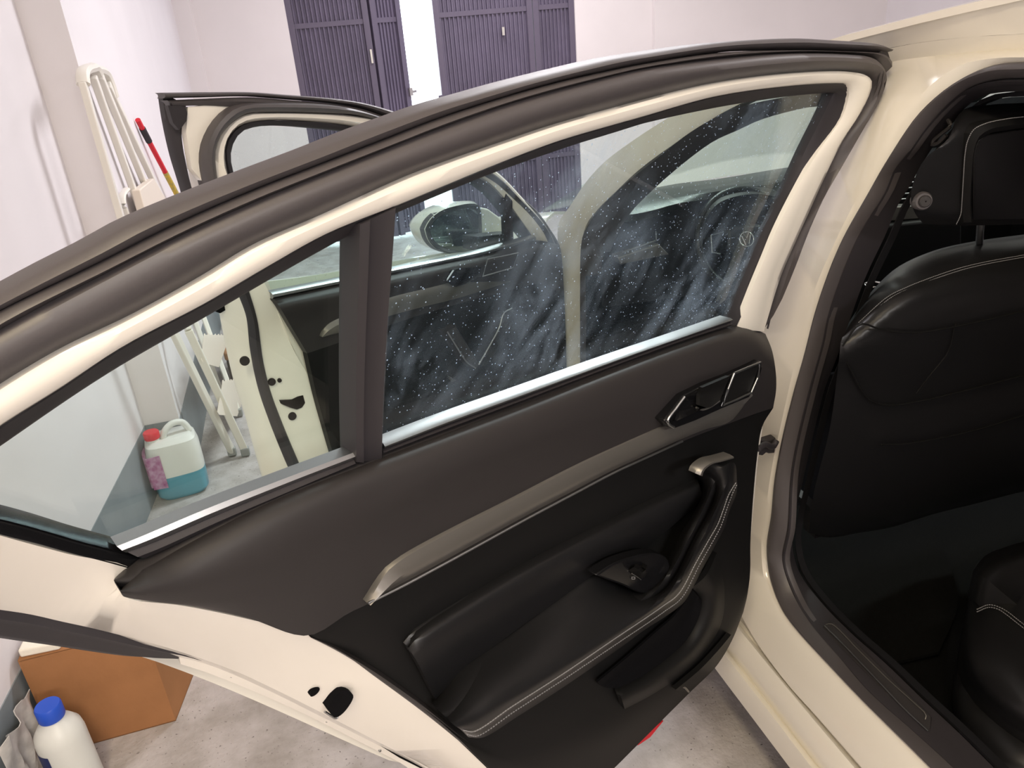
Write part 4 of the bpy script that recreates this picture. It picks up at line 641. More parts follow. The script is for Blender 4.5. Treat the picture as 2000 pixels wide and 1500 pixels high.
d(MB().loft([B0, B1, B2, B3, B4, B5, B6], 60, .03, rows=50), 'trim_panel', 'hard', sharp=60)
# rounded edge lip along the body
d(MB().ribbon([(0.7726,0.012,0.9175),(0.753,0.012,0.8925),(0.7278,0.012,0.8547),(0.7009,0.012,0.8135),(0.6484,0.012,0.7226),(0.6028,0.012,0.6352),(0.5665,0.012,0.5664),(0.5228,0.012,0.4788),(0.474,0.012,0.3786)], [(0.7666,0,0.9024),(0.7515,0,0.8807),(0.7292,0,0.8467),(0.7005,0,0.7942),(0.6497,0,0.702),(0.6086,0,0.6224),(0.5767,0,0.5565),(0.5467,0,0.4867),(0.5147,0,0.4044)], [(0, -.004), (.3, .005), (.7, .005), (1, -.004)], 50, .012), 'edge_lip', 'trim')
# padded insert
d(MB().loft([[(0.657,0.01,0.8221),(0.6524,0.01,0.8367),(0.6354,0.01,0.8401),(0.5903,0.01,0.8417),(0.5411,0.01,0.8423),(0.4711,0.01,0.8406),(0.3854,0.01,0.8346),(0.2797,0.01,0.8251),(0.1733,0.01,0.8137),(0.0925,0.01,0.8024)], [(0.6637,0.026,0.8324),(0.654,0.026,0.8386),(0.6367,0.026,0.84),(0.5927,0.026,0.8407),(0.5415,0.026,0.8403),(0.4718,0.026,0.8379),(0.3864,0.026,0.8301),(0.2863,0.026,0.8223),(0.1867,0.026,0.812),(0.1084,0.026,0.8037)],
            [(0.6552,0.028,0.8008),(0.6457,0.028,0.804),(0.6238,0.028,0.8071),(0.5799,0.028,0.8094),(0.5253,0.028,0.8085),(0.4579,0.028,0.8064),(0.375,0.028,0.8004),(0.278,0.028,0.7953),(0.1828,0.028,0.7921),(0.1051,0.028,0.7895)], [(0.6299,0.014,0.7057),(0.6096,0.014,0.7219),(0.5821,0.014,0.7403),(0.5387,0.014,0.7425),(0.4836,0.014,0.746),(0.4153,0.014,0.7491),(0.342,0.014,0.7525),(0.2516,0.014,0.7403),(0.165,0.014,0.7457),(0.0771,0.014,0.7603)]], 50, .012, rows=20), 'padded_insert', 'leather', sharp=60)
# silver strip
T0 = [(0.7074,0.03,0.9308),(0.68,0.03,0.9598),(0.668,0.03,0.9642),(0.654,0.03,0.967),(0.5824,0.03,0.9683),(0.4934,0.03,0.9663),(0.3745,0.03,0.9659),(0.2924,0.03,0.9615),(0.2033,0.03,0.9554),(0.1326,0.03,0.9486),(0.0642,0.03,0.9416),(-0.0167,0.03,0.9314)]
T1 = [(0.7045,0.03,0.9284),(0.6584,0.03,0.9268),(0.6158,0.03,0.9258),(0.5782,0.03,0.9258),(0.4692,0.03,0.9249),(0.3895,0.03,0.9228),(0.3094,0.03,0.9205),(0.2365,0.03,0.9148),(0.1587,0.03,0.9083),(0.099,0.03,0.9011),(0.0241,0.03,0.89),(-0.0125,0.03,0.9125)]
d(MB().ribbon(T0, T1, [(0, -.006), (.1, .002), (.5, .006), (.85, .0), (1, -.004)], 70, .02), 'silver_trim', 'silver')
d(MB().tube([(0.7075,0.034,0.9325),(0.6606,0.034,0.9296),(0.6182,0.034,0.9286),(0.581,0.034,0.9279),(0.4725,0.034,0.9268),(0.3934,0.034,0.9247),(0.3137,0.034,0.9223),(0.2412,0.034,0.9166),(0.1638,0.034,0.91)], .0016, 50), 'bright_edge', 'alu')
# inner handle
BZ = [(0.2291,0.052,0.9753),(0.1863,0.052,0.9989),(0.1328,0.052,0.9985),(0.0733,0.052,0.993),(-0.008,0.052,0.9899),(-0.0134,0.052,0.9775),(-0.0053,0.052,0.959),(0.0193,0.052,0.9355),(0.0949,0.052,0.9432),(0.1552,0.052,0.9474),(0.2086,0.052,0.9541)]
hb = d(MB().plate(BZ, .03), 'handle_bezel', 'gloss', bev=.003)
d(MB().loft([[(0.1856,0.056,0.9982),(0.1357,0.056,0.9966),(0.0829,0.056,0.994)], [(0.1892,0.05,0.9822),(0.1351,0.05,0.9704),(0.0806,0.05,0.9676)], [(0.2134,0.062,0.9734),(0.1596,0.062,0.9708),(0.1142,0.062,0.9707)]], 16, .004, rows=10), 'door_handle', 'gloss')
d(MB().loft([[(0.1616,0.066,1.0079),(0.1302,0.066,1.0058),(0.0977,0.066,1.0036)], [(0.159,0.06,0.993),(0.1284,0.06,0.9878),(0.0982,0.06,0.9837)], [(0.1704,0.068,0.9834),(0.1459,0.068,0.9709),(0.1214,0.068,0.9735)]], 16, .006, rows=8), 'handle_paddle', 'hard')
d(MB().tube([(0.1865,0.054,0.9987),(0.2058,0.054,0.9873),(0.2238,0.054,0.9755),(0.2192,0.054,0.9664),(0.21,0.054,0.9587)], .0022, 24), 'handle_accent', 'alu')
d(MB().tube([(0.1613,0.056,0.9729),(0.1465,0.056,0.964),(0.1304,0.056,0.9613),(0.1054,0.056,0.963)], .0016, 20), 'handle_accent', 'silver')
d(MB().plate([(0.0674,0.056,0.9938),(0.0023,0.056,0.99),(0.0236,0.056,0.9481),(0.0946,0.056,0.9522)], .006), 'speaker_panel', 'hard', bev=.001)
d(MB().tube([Vector(p) for p in [(0.0731,0.058,0.998),(0.0387,0.058,0.9957),(0.0043,0.058,0.9929),(0.0089,0.058,0.9683),(0.0252,0.058,0.9484),(0.0619,0.058,0.9503),(0.1,0.058,0.954),(0.0873,0.058,0.9767),(0.0731,0.058,0.998)]], .002), 'panel_frame', 'alu')
# armrest and pull grip
A0 = [(0.6297,0.012,0.6969),(0.6085,0.012,0.7196),(0.5784,0.012,0.738),(0.5009,0.012,0.7423),(0.4033,0.012,0.749),(0.3369,0.012,0.7476),(0.2776,0.012,0.6941),(0.2348,0.012,0.6538),(0.2007,0.012,0.6399),(0.1707,0.012,0.6392),(0.1482,0.012,0.6592),(0.1151,0.012,0.6966),(0.0839,0.012,0.7158),(0.0612,0.012,0.7458),(0.0637,0.012,0.7702),(0.0844,0.012,0.8044)]
A1 = [(0.6488,0.06,0.7384),(0.6214,0.06,0.7388),(0.5888,0.06,0.7404),(0.525,0.06,0.7343),(0.4414,0.06,0.7272),(0.3704,0.06,0.7186),(0.3182,0.06,0.71),(0.2794,0.06,0.6962),(0.246,0.06,0.688),(0.2115,0.06,0.6975),(0.1904,0.06,0.7152),(0.1619,0.06,0.7487),(0.134,0.06,0.7713),(0.1126,0.06,0.7944),(0.1125,0.06,0.8199),(0.131,0.06,0.8523)]
A2 = [(0.6513,0.08,0.7435),(0.6216,0.08,0.7331),(0.5855,0.08,0.7296),(0.5305,0.08,0.7215),(0.4569,0.08,0.7146),(0.3817,0.08,0.7057),(0.3276,0.08,0.7013),(0.2878,0.08,0.7005),(0.2524,0.08,0.7033),(0.2221,0.08,0.7146),(0.1978,0.08,0.7376),(0.171,0.08,0.7661),(0.1451,0.08,0.7907),(0.1268,0.08,0.8146),(0.1188,0.08,0.8339),(0.1272,0.08,0.8676)]
A3 = [(0.6351,0.074,0.7149),(0.6186,0.074,0.7),(0.5585,0.074,0.696),(0.5051,0.074,0.6898),(0.4479,0.074,0.6859),(0.3654,0.074,0.6818),(0.3041,0.074,0.6789),(0.2593,0.074,0.6756),(0.2176,0.074,0.6772),(0.1952,0.074,0.6939),(0.1765,0.074,0.713),(0.145,0.074,0.74),(0.1234,0.074,0.758),(0.1099,0.074,0.7802),(0.091,0.074,0.8026),(0.0892,0.074,0.8568)]
A4 = [(0.6027,0.03,0.6422),(0.5788,0.03,0.623),(0.5197,0.03,0.6154),(0.4613,0.03,0.6088),(0.3988,0.03,0.6038),(0.3085,0.03,0.5993),(0.2452,0.03,0.5978),(0.1924,0.03,0.5922),(0.1467,0.03,0.5935),(0.1223,0.03,0.6116),(0.0992,0.03,0.6339),(0.0649,0.03,0.6655),(0.04,0.03,0.6896),(0.0284,0.03,0.7152),(0.0096,0.03,0.7425),(0.008,0.03,0.7622)]
arm = d(MB().loft([A0, A1, A2, A3, A4], 90, .02, rows=36), 'armrest', 'leather', sharp=60)
st = MB(); st.stitch([(0.6373,0.078,0.7216),(0.6209,0.078,0.7068),(0.5612,0.078,0.7029),(0.4708,0.078,0.6946),(0.3695,0.078,0.689),(0.2642,0.078,0.683),(0.2227,0.078,0.6845),(0.182,0.078,0.7201),(0.1495,0.078,0.7472),(0.1292,0.078,0.7638),(0.1158,0.078,0.7848),(0.1024,0.078,0.8068),(0.0844,0.078,0.8201)], 150, .0005, .8)
st.stitch([(0.6283,0.07,0.701),(0.6123,0.07,0.6856),(0.5531,0.07,0.6815),(0.4606,0.07,0.6734),(0.3561,0.07,0.6663),(0.2483,0.07,0.6595),(0.2046,0.07,0.6611),(0.163,0.07,0.6994),(0.1297,0.07,0.727),(0.1091,0.07,0.7459),(0.0968,0.07,0.7681),(0.0832,0.07,0.7915),(0.0691,0.07,0.8069)], 150, .0005, .6)
d(st, 'stitching', 'stitch', kind='stuff')
d(MB().ribbon([(0.1903,0.082,0.884),(0.1857,0.082,0.8906),(0.1652,0.082,0.8938),(0.1374,0.082,0.887),(0.1048,0.082,0.8792)], [(0.1763,0.08,0.8735),(0.173,0.08,0.8807),(0.1571,0.08,0.8842),(0.1303,0.08,0.8779),(0.1014,0.08,0.8707)], [(0, -.004), (.3, .003), (.7, .003), (1, -.004)], 16, .012), 'grip_cap', 'silver')
# window switch
sw = d(MB().plate([(0.3765,0.052,0.7911),(0.3303,0.052,0.7884),(0.2448,0.052,0.7572),(0.2143,0.052,0.7242),(0.2166,0.052,0.699),(0.2363,0.052,0.6876),(0.2629,0.052,0.6914),(0.2863,0.052,0.7073),(0.3208,0.052,0.7408)], .02, smooth=40), 'switch_pod', 'gloss', bev=.003)
d(MB().loft([[(0.3081,0.06,0.7621),(0.287,0.06,0.7398),(0.279,0.06,0.7399)], [(0.3083,0.07,0.773),(0.2995,0.07,0.7626),(0.2905,0.07,0.763)], [(0.2901,0.058,0.7629),(0.2811,0.058,0.755),(0.2742,0.058,0.7549)]], 10, .008), 'window_switch', 'hard')
ic = MB()
for k in ([(0.3039,0.054,0.7443),(0.2972,0.054,0.7405)], [(0.3039,0.054,0.748),(0.2972,0.054,0.7442)], [(0.3039,0.054,0.748),(0.3039,0.054,0.7443)], [(0.2972,0.054,0.7442),(0.2972,0.054,0.7405)]): ic.tube(k, .0004, seg=6)
d(ic, 'switch_icon', 'stitch')
d(MB().tube([(0.3059,0.056,0.7568),(0.2949,0.056,0.7449),(0.2859,0.056,0.7341)], .0008), 'switch_edge', 'alu')
# map pocket
d(MB().loft([[(0.3499,0.02,0.5513),(0.2743,0.02,0.5546),(0.2065,0.02,0.5612),(0.1569,0.02,0.5662),(0.1322,0.02,0.5788),(0.1158,0.02,0.5966)], [(0.3276,0.012,0.5185),(0.2535,0.012,0.5127),(0.1738,0.012,0.5157),(0.125,0.012,0.5243),(0.1008,0.012,0.538),(0.087,0.012,0.5616)], [(0.3051,0.021,0.5054),(0.2409,0.021,0.4898),(0.1709,0.021,0.4851),(0.1257,0.021,0.4923),(0.0932,0.021,0.5215),(0.087,0.021,0.5521)]], 30, .004, rows=8), 'map_pocket', 'void')
d(MB().loft([[(0.3062,0.022,0.5048),(0.2421,0.022,0.4891),(0.1721,0.022,0.4843),(0.1241,0.022,0.4895),(0.0915,0.022,0.5187),(0.084,0.022,0.5543),(0.1157,0.022,0.5999)], [(0.3122,0.034,0.5014),(0.2458,0.034,0.4844),(0.1703,0.034,0.4773),(0.1192,0.034,0.4824),(0.0806,0.034,0.51),(0.0696,0.034,0.5606),(0.0955,0.034,0.62)], [(0.2873,0.018,0.4444),(0.2152,0.018,0.4247),(0.1302,0.018,0.4131),(0.0704,0.018,0.4211),(0.0206,0.018,0.456),(0.0141,0.018,0.5358),(0.0422,0.018,0.631)]], 40, .01, rows=12), 'pocket_lip', 'hard', sharp=60)
d(MB().loft([[(0.1671,0.03,0.4092),(0.0936,0.03,0.4082),(0.0321,0.03,0.4195),(0.0038,0.03,0.4282)], [(0.1137,0.012,0.3506),(0.0437,0.012,0.3518),(-0.0043,0.012,0.3666),(-0.0276,0.012,0.3924)]], 16, .01), 'lower_light_recess', 'hard')
d(MB().tube([(0.1539,0.022,0.3949),(0.1348,0.022,0.386),(0.1194,0.022,0.3635)], .0018, 12), 'recess_accent', 'silver')
d(MB().plate([(0.2129,-0.02,0.2669),(0.1954,-0.02,0.2871),(0.1482,-0.02,0.2739),(0.1392,-0.02,0.2722),(0.1781,-0.02,0.26)], .012), 'red_reflector', 'red')
# latch openings in the shut face, near-black plates standing for their shade
lt = MB().plate([(0.75,-0.048,0.7447),(0.742,-0.034,0.7705),(0.7352,-0.026,0.7814),(0.7279,-0.023,0.7767),(0.724,-0.023,0.7671),(0.7251,-0.027,0.7565),(0.7347,-0.046,0.7259),(0.7411,-0.054,0.7185)], .03, smooth=30)
d(lt, 'latch_opening', 'void')
d(MB().tube([(0.7505,-0.06,0.7315),(0.7447,-0.06,0.7209),(0.7386,-0.06,0.7109),(0.7356,-0.06,0.7113)], .0016, 12), 'latch_edge', 'alu')
d(MB().plate([(0.7654,-0.052,0.776),(0.7628,-0.049,0.783),(0.7582,-0.046,0.786),(0.7548,-0.045,0.7851),(0.7559,-0.049,0.7763),(0.7607,-0.052,0.7718),(0.764,-0.054,0.771)], .02, smooth=20), 'screw_hole', 'void')
for q in [(0.8354,-0.095,0.8263),(0.7394,-0.095,0.6794),(0.6756,-0.095,0.5718)]: d(disc(MB(), q, (0, 1, 0), .002, .0015, 10), 'rivet', 'alu')
d(MB().plate([(0.6821,-0.088,0.5981),(0.6433,-0.088,0.5406),(0.6023,-0.088,0.4769),(0.6075,-0.088,0.4736),(0.6517,-0.088,0.5435)], .006), 'shut_gap', 'void')  # near-black plate stands in for the shade of the slot
# lower weather strip of the tail
d(MB().ribbon([(1.0662,-0.045,1.1529),(1.0562,-0.0604,1.0979),(1.0351,-0.0683,1.0696),(1.0104,-0.0755,1.0439),(0.9906,-0.078,1.0247),(0.9714,-0.078,1.0046),(0.9489,-0.078,0.9814),(0.929,-0.078,0.96),(0.889,-0.078,0.9149),(0.8602,-0.078,0.8801),(0.8355,-0.078,0.847)], [(1.0889,-0.1022,1.0987),(1.0695,-0.1175,1.0438),(1.0472,-0.12,1.0129),(1.0213,-0.12,0.9866),(0.9856,-0.12,0.9537),(0.9466,-0.12,0.917),(0.9255,-0.12,0.8983),(0.9026,-0.12,0.8812),(0.878,-0.12,0.8659),(0.8535,-0.12,0.8445),(0.8263,-0.12,0.8087)], [(0, -.004), (.2, .006), (.4, .003), (.7, .007), (1, -.004)], 60, .03), 'tail_weather_strip', 'seal')
# outer skin
d(MB().loft([[(1.0666,-0.1364,1.0834),(0.9662,-0.15,0.9994),(0.8954,-0.15,0.9789),(0.8114,-0.15,0.9718),(0.6066,-0.15,0.9694),(0.3409,-0.15,0.9552),(-0.022,-0.15,0.9369),(-0.3135,-0.15,0.8987)], [(1.0671,-0.169,1.0387),(0.9734,-0.17,0.9615),(0.9067,-0.17,0.9166),(0.763,-0.17,0.8687),(0.5387,-0.17,0.803),(0.2282,-0.17,0.7433),(-0.048,-0.17,0.7057),(-0.3622,-0.17,0.6993)], [(0.8988,-0.16,0.849),(0.7956,-0.16,0.7431),(0.616,-0.16,0.645),(0.428,-0.16,0.5709),(0.1865,-0.16,0.5238),(-0.0373,-0.16,0.4705),(-0.3331,-0.16,0.4509)], [(0.6459,-0.14,0.4883),(0.5708,-0.14,0.4075),(0.4162,-0.14,0.3015),(0.2913,-0.14,0.2524),(0.148,-0.14,0.2242),(-0.0144,-0.14,0.207),(-0.2761,-0.14,0.2304)]], 40, .01, rows=20), 'outer_skin', 'paint')
# check strap between body and door
cs = MB().plate([(-0.1216,-0.02,0.7668),(-0.1378,-0.02,0.7687),(-0.1623,-0.02,0.7576),(-0.201,-0.02,0.7495),(-0.1948,-0.02,0.7431),(-0.2014,-0.02,0.7157),(-0.1707,-0.02,0.7265),(-0.1597,-0.02,0.7333),(-0.1481,-0.02,0.7316),(-0.1304,-0.02,0.7414)], .02)
cs.tube([(-0.1132,-0.01,0.7632),(-0.1361,-0.01,0.7644),(-0.1646,-0.01,0.7482),(-0.1756,-0.01,0.7568)], .006, 12, 8)
d(cs, 'check_strap', 'seal', bev=.002)
for z in (.42, .86):
    d(MB().bar((-.05, -.05, z), (.12, -.05, z), .04, .05), 'hinge', 'paint')

# ---------------------------------------------------------------- front door
FH, FAng = (.77, 2.25), 60
fd = MB()
F_CO = [(-0.0227,-0.02,0.8408),(-0.0095,-0.02,0.8936),(0.0622,-0.0037,0.978),(0.1722,0.0223,1.0712),(0.2584,0.0416,1.1401),(0.3353,0.0555,1.1897),(0.435,0.0717,1.2474),(0.5581,0.0865,1.3005),(0.6674,0.0964,1.3356),(0.7527,0.1022,1.3565),(0.8318,0.1062,1.3707),(0.9693,0.1111,1.3882),(1.0157,0.1118,1.3906),(1.0468,0.1086,1.3793),(1.0664,0.104,1.363),(1.0826,0.0975,1.3397),(1.0882,0.091,1.3166),(1.0877,0.0814,1.2822),(1.0851,0.0714,1.2465),(1.0807,0.0595,1.204)]
F_CI = [(0.0602,-0.02,0.8529),(0.0744,-0.02,0.9048),(0.144,-0.0019,0.9846),(0.2367,0.0233,1.0747),(0.3071,0.0393,1.1319),(0.3709,0.0508,1.1728),(0.4677,0.0656,1.2259),(0.5722,0.0795,1.2753),(0.6663,0.0889,1.3088),(0.7525,0.0956,1.333),(0.8322,0.1008,1.3513),(0.9783,0.1068,1.3729),(1.0295,0.1059,1.3696),(1.0477,0.1028,1.3587),(1.0586,0.0992,1.3459),(1.0649,0.0936,1.3257),(1.0651,0.0873,1.3032),(1.0622,0.0802,1.2779),(1.0569,0.0699,1.2412),(1.0496,0.0577,1.1975)]
fd.ribbon(F_CO, F_CI, [(0, -.008), (.2, .001), (.6, .003), (1, -.008)], 80, .03)
# corner gusset and rear face of the door
fd.loft([[(1.0994,0.037,1.4093),(1.1051,0.0137,1.326),(1.1013,-0.0064,1.2544),(1.0927,-0.0248,1.1885),(1.0849,-0.0475,1.1073),(1.0765,-0.0718,1.0207),(1.0701,-0.0976,0.9287),(1.0722,-0.1,0.8523),(1.0719,-0.1,0.7728),(1.0667,-0.1,0.7162),(1.0643,-0.1,0.6162),(1.0608,-0.1,0.5035),(1.0611,-0.1,0.4578)], [(1.0858,0.0865,1.4077),(1.0963,0.0665,1.3361),(1.0991,0.0444,1.2573),(1.0911,0.0264,1.1928),(1.0747,0.0035,1.1112),(1.0582,-0.0176,1.0358),(1.0468,-0.0396,0.9572),(1.0451,-0.05,0.8924),(1.0492,-0.05,0.8035),(1.0481,-0.05,0.7226),(1.0366,-0.05,0.6341),(1.0184,-0.05,0.5233),(1.0104,-0.05,0.4584)],
         [(1.0651,0.1062,1.4063),(1.0976,0.0894,1.3463),(1.1045,0.0651,1.2596),(1.0899,0.0468,1.1944),(1.0709,0.024,1.1128),(1.0493,0.0026,1.0365),(1.0336,-0.0197,0.9568),(1.0304,-0.03,0.8916),(1.0315,-0.03,0.8018),(1.0261,-0.03,0.7192),(1.0139,-0.03,0.6302),(0.9984,-0.03,0.5356),(0.9914,-0.03,0.464)]], 60, .012)
fd.loft([[(1.0754,0.0931,1.2954),(1.0665,0.0815,1.2538),(1.0525,0.0631,1.1881),(1.0339,0.04,1.1058),(1.0128,0.0233,1.0459),(0.9901,0.0069,0.9873),(0.9707,-0.012,0.9188),(0.9501,-0.012,0.832),(0.924,-0.012,0.7538),(0.9166,-0.012,0.6624),(0.9086,-0.012,0.5905),(0.8972,-0.012,0.5237),(0.8968,-0.012,0.4302)], [(1.1008,0.0862,1.3278),(1.1033,0.0671,1.2595),(1.0909,0.049,1.1948),(1.0719,0.0261,1.1133),(1.0504,0.0048,1.0371),(1.0347,-0.0175,0.9575),(1.0313,-0.028,0.8924),(1.0325,-0.028,0.8027),(1.027,-0.028,0.7202),(1.0148,-0.028,0.6313),(0.9994,-0.028,0.5368),(0.9958,-0.028,0.5051),(0.9885,-0.028,0.4478)]], 60, .012)
fd.plate([(1.1274,0.1085,1.4148),(1.0948,0.1083,1.414),(1.0335,0.1065,1.4074),(0.9909,0.1036,1.3972),(1.0575,0.0984,1.3786),(1.0781,0.0886,1.3436),(1.0864,0.0781,1.3062),(1.1117,0.0683,1.2709),(1.1336,0.0775,1.3041),(1.1362,0.096,1.3701)], .02)
# outer skin and inner steel
fd.loft([[(1.0467,-0.1334,1.0149),(0.8071,-0.1448,0.9744),(0.4681,-0.1555,0.9361),(-0.0532,-0.16,0.8682)], [(1.0318,-0.18,0.9005),(0.7856,-0.18,0.8225),(0.4407,-0.18,0.7457),(-0.1058,-0.18,0.6353)], [(1.0349,-0.17,0.6835),(0.7896,-0.17,0.5991),(0.4207,-0.17,0.5391),(-0.1305,-0.17,0.415)], [(1.0375,-0.15,0.4735),(0.7631,-0.15,0.3624),(0.4091,-0.15,0.3042),(-0.1305,-0.15,0.17)]], 30, .01, rows=16)
fd.loft([[(0.9884,0.0036,0.9863),(0.7529,-0.0036,0.9608),(0.4034,-0.0098,0.9387),(-0.027,-0.015,0.8737)], [(0.9485,-0.015,0.8308),(0.6943,-0.015,0.7971),(0.3233,-0.015,0.7401),(-0.024,-0.015,0.7392)], [(0.9069,-0.015,0.5888),(0.6806,-0.015,0.5823),(0.3477,-0.015,0.5502),(-0.023,-0.015,0.4877)], [(0.8831,-0.015,0.4221),(0.6725,-0.015,0.417),(0.3734,-0.015,0.3498),(-0.0139,-0.015,0.2586)]], 24, .08)
front = fd.build('front_door', M['paint'], None, sharp=45); front.parent = car; place(front, FH, FAng)
def g(mb, name, m, bev=0, sharp=38, kind=None):
    o = mb.build(name, M[m], front, sharp, bev); ORG.pop(o.name, None)
    if kind: o['kind'] = kind
    return o
g(MB().ribbon([(-0.0479,-0.03,0.8165),(-0.0371,-0.03,0.8729),(0.0079,-0.0251,0.9376),(0.0805,-0.0058,1.0064),(0.2089,0.019,1.095),(0.3154,0.0377,1.1617),(0.4255,0.0612,1.2458),(0.5508,0.0811,1.3169),(0.6149,0.0884,1.3428),(0.732,0.099,1.3806),(0.8245,0.1045,1.4003),(0.9214,0.1088,1.4157),(0.9994,0.1122,1.4279),(1.0922,0.1147,1.4367),(1.17,0.1165,1.4433)], [(-0.0285,-0.03,0.8298),(-0.0178,-0.03,0.8824),(0.0323,-0.0249,0.9381),(0.1025,-0.0072,1.0015),(0.2241,0.0165,1.0862),(0.3295,0.0349,1.1518),(0.4386,0.0586,1.2363),(0.5626,0.0776,1.3044),(0.6295,0.0851,1.331),(0.7373,0.0965,1.3717),(0.8247,0.102,1.3913),(0.9218,0.1067,1.4081),(1,0.1102,1.4206),(1.0932,0.1122,1.428),(1.1677,0.1138,1.4337)], [(0, -.003), (.3, .005), (.7, .005), (1, -.003)], 80, .03), 'outer_weather_strip', 'rubber')
g(MB().ribbon([(0.5495,0.0765,1.3004),(0.6294,0.0845,1.3288),(0.7373,0.0959,1.3696),(0.8247,0.1014,1.3892),(0.9219,0.1061,1.4062),(1.0001,0.1097,1.4188),(1.0935,0.1115,1.4254),(1.1626,0.1127,1.4298)], [(0.5693,0.0796,1.2936),(0.6481,0.0876,1.3221),(0.7491,0.0977,1.3582),(0.8284,0.1014,1.3713),(0.926,0.1056,1.3863),(0.9937,0.1087,1.3975),(1.0973,0.1134,1.4142),(1.1551,0.1146,1.4186)], [(0, -.003), (.4, .003), (1, -.003)], 50, .03), 'inner_lip', 'rubber')
g(MB().ribbon([(-0.0218,-0.015,0.8081),(0.0083,-0.015,0.8982),(0.0709,-0.0008,0.9708),(0.1895,0.0259,1.0659),(0.2724,0.0446,1.133),(0.3486,0.0582,1.1814),(0.4473,0.0737,1.2368),(0.5702,0.091,1.2986),(0.6413,0.0986,1.3258),(0.7483,0.11,1.3665),(0.8348,0.1161,1.3882),(0.9541,0.1207,1.4046),(1.02,0.1221,1.4096),(1.0521,0.121,1.4057),(1.0854,0.1149,1.384),(1.1109,0.105,1.3486),(1.1188,0.0961,1.3168),(1.1176,0.0866,1.2827),(1.1142,0.0797,1.2584),(1.1105,0.0679,1.2159)], [(0.0029,-0.015,0.8144),(0.0322,-0.015,0.9037),(0.0954,0.0007,0.9761),(0.2117,0.0271,1.0702),(0.2875,0.043,1.1273),(0.3662,0.0556,1.1723),(0.4638,0.0712,1.228),(0.5767,0.0857,1.2796),(0.6407,0.0955,1.3145),(0.7482,0.1071,1.356),(0.8352,0.1113,1.3711),(0.9721,0.1162,1.3885),(1.0184,0.1169,1.3909),(1.0653,0.1106,1.3686),(1.0835,0.1039,1.3447),(1.0902,0.0975,1.3219),(1.0909,0.0902,1.2958),(1.089,0.0813,1.2638),(1.0832,0.0648,1.205)], [(0, -.003), (.2, .008), (.5, .012), (.8, .006), (1, -.003)], 90, .03), 'door_seal', 'rubber')
g(MB().ribbon([(0.0636,-0.024,0.845),(0.0752,-0.024,0.8997),(0.1455,-0.0073,0.9798),(0.2421,0.0179,1.0696),(0.3079,0.0333,1.1248),(0.3752,0.0443,1.164),(0.4721,0.0597,1.2188),(0.5764,0.0736,1.2686),(0.6689,0.083,1.3023),(0.7496,0.0909,1.3304),(0.8295,0.0964,1.3499),(0.976,0.1027,1.3726),(1.0273,0.1018,1.3693),(1.0553,0.0956,1.3473),(1.0629,0.0895,1.3252),(1.061,0.0797,1.2905),(1.0551,0.0715,1.2612),(1.0479,0.0595,1.2182)], [(0.0914,-0.03,0.8593),(0.1058,-0.03,0.903),(0.1688,-0.0155,0.9718),(0.2543,0.0079,1.0554),(0.3174,0.023,1.1093),(0.3806,0.0339,1.1484),(0.4771,0.0488,1.2015),(0.5815,0.0634,1.2537),(0.6727,0.0736,1.2902),(0.7451,0.0811,1.3167),(0.8257,0.0867,1.3368),(0.9857,0.0941,1.3631),(1.0252,0.0922,1.3565),(1.0462,0.0852,1.3313),(1.0509,0.0779,1.3055),(1.0461,0.0693,1.2746),(1.0419,0.0619,1.2481),(1.0357,0.0527,1.2153)], [(0, 0), (.8, 0), (1, -.004)], 70, .02), 'glass_run', 'seal')
# black rear edge of the frame
g(MB().ribbon([(1.1571,0.0861,1.4417),(1.1563,0.073,1.3949),(1.1511,0.056,1.3343),(1.1427,0.0421,1.2846),(1.1364,0.0311,1.2452),(1.1343,0.0217,1.2117)], [(1.1207,0.0891,1.4168),(1.1192,0.0861,1.4059),(1.122,0.0821,1.3918),(1.1329,0.0779,1.3767),(1.1357,0.072,1.3558),(1.1321,0.0558,1.298),(1.1261,0.0416,1.247),(1.1242,0.0313,1.2105)], [(0, -.003), (.3, .003), (.8, .003), (1, -.003)], 30, .02), 'frame_edge_trim', 'seal')
g(MB().plate([(1.166,0.1154,1.4215),(1.1344,0.114,1.4164),(1.1321,0.1105,1.4038),(1.1357,0.1071,1.3918),(1.1435,0.1049,1.3838),(1.1512,0.1031,1.3776),(1.1609,0.107,1.3913)], .015), 'corner_block', 'seal')
# seal on the rear face
g(MB().ribbon([(1.1067,0.0632,1.2599),(1.089,0.0387,1.1725),(1.0721,0.0156,1.0899),(1.0589,-0.0021,1.0268),(1.0426,-0.0214,0.958),(1.0463,-0.032,0.8802),(1.049,-0.032,0.7855),(1.0406,-0.032,0.6931),(1.0248,-0.032,0.5828),(1.0127,-0.032,0.512),(1.0071,-0.032,0.4559)], [(1.0857,0.0664,1.2643),(1.069,0.0426,1.1791),(1.0512,0.0194,1.0963),(1.0375,0.001,1.0307),(1.0219,-0.0237,0.9426),(1.0266,-0.03,0.8457),(1.0246,-0.03,0.7673),(1.0135,-0.03,0.6822),(0.9962,-0.03,0.5789),(0.9824,-0.03,0.5053),(0.9763,-0.03,0.4485)], [(0, -.002), (.3, .010), (.7, .010), (1, -.002)], 70, .01), 'shut_face_seal', 'seal')
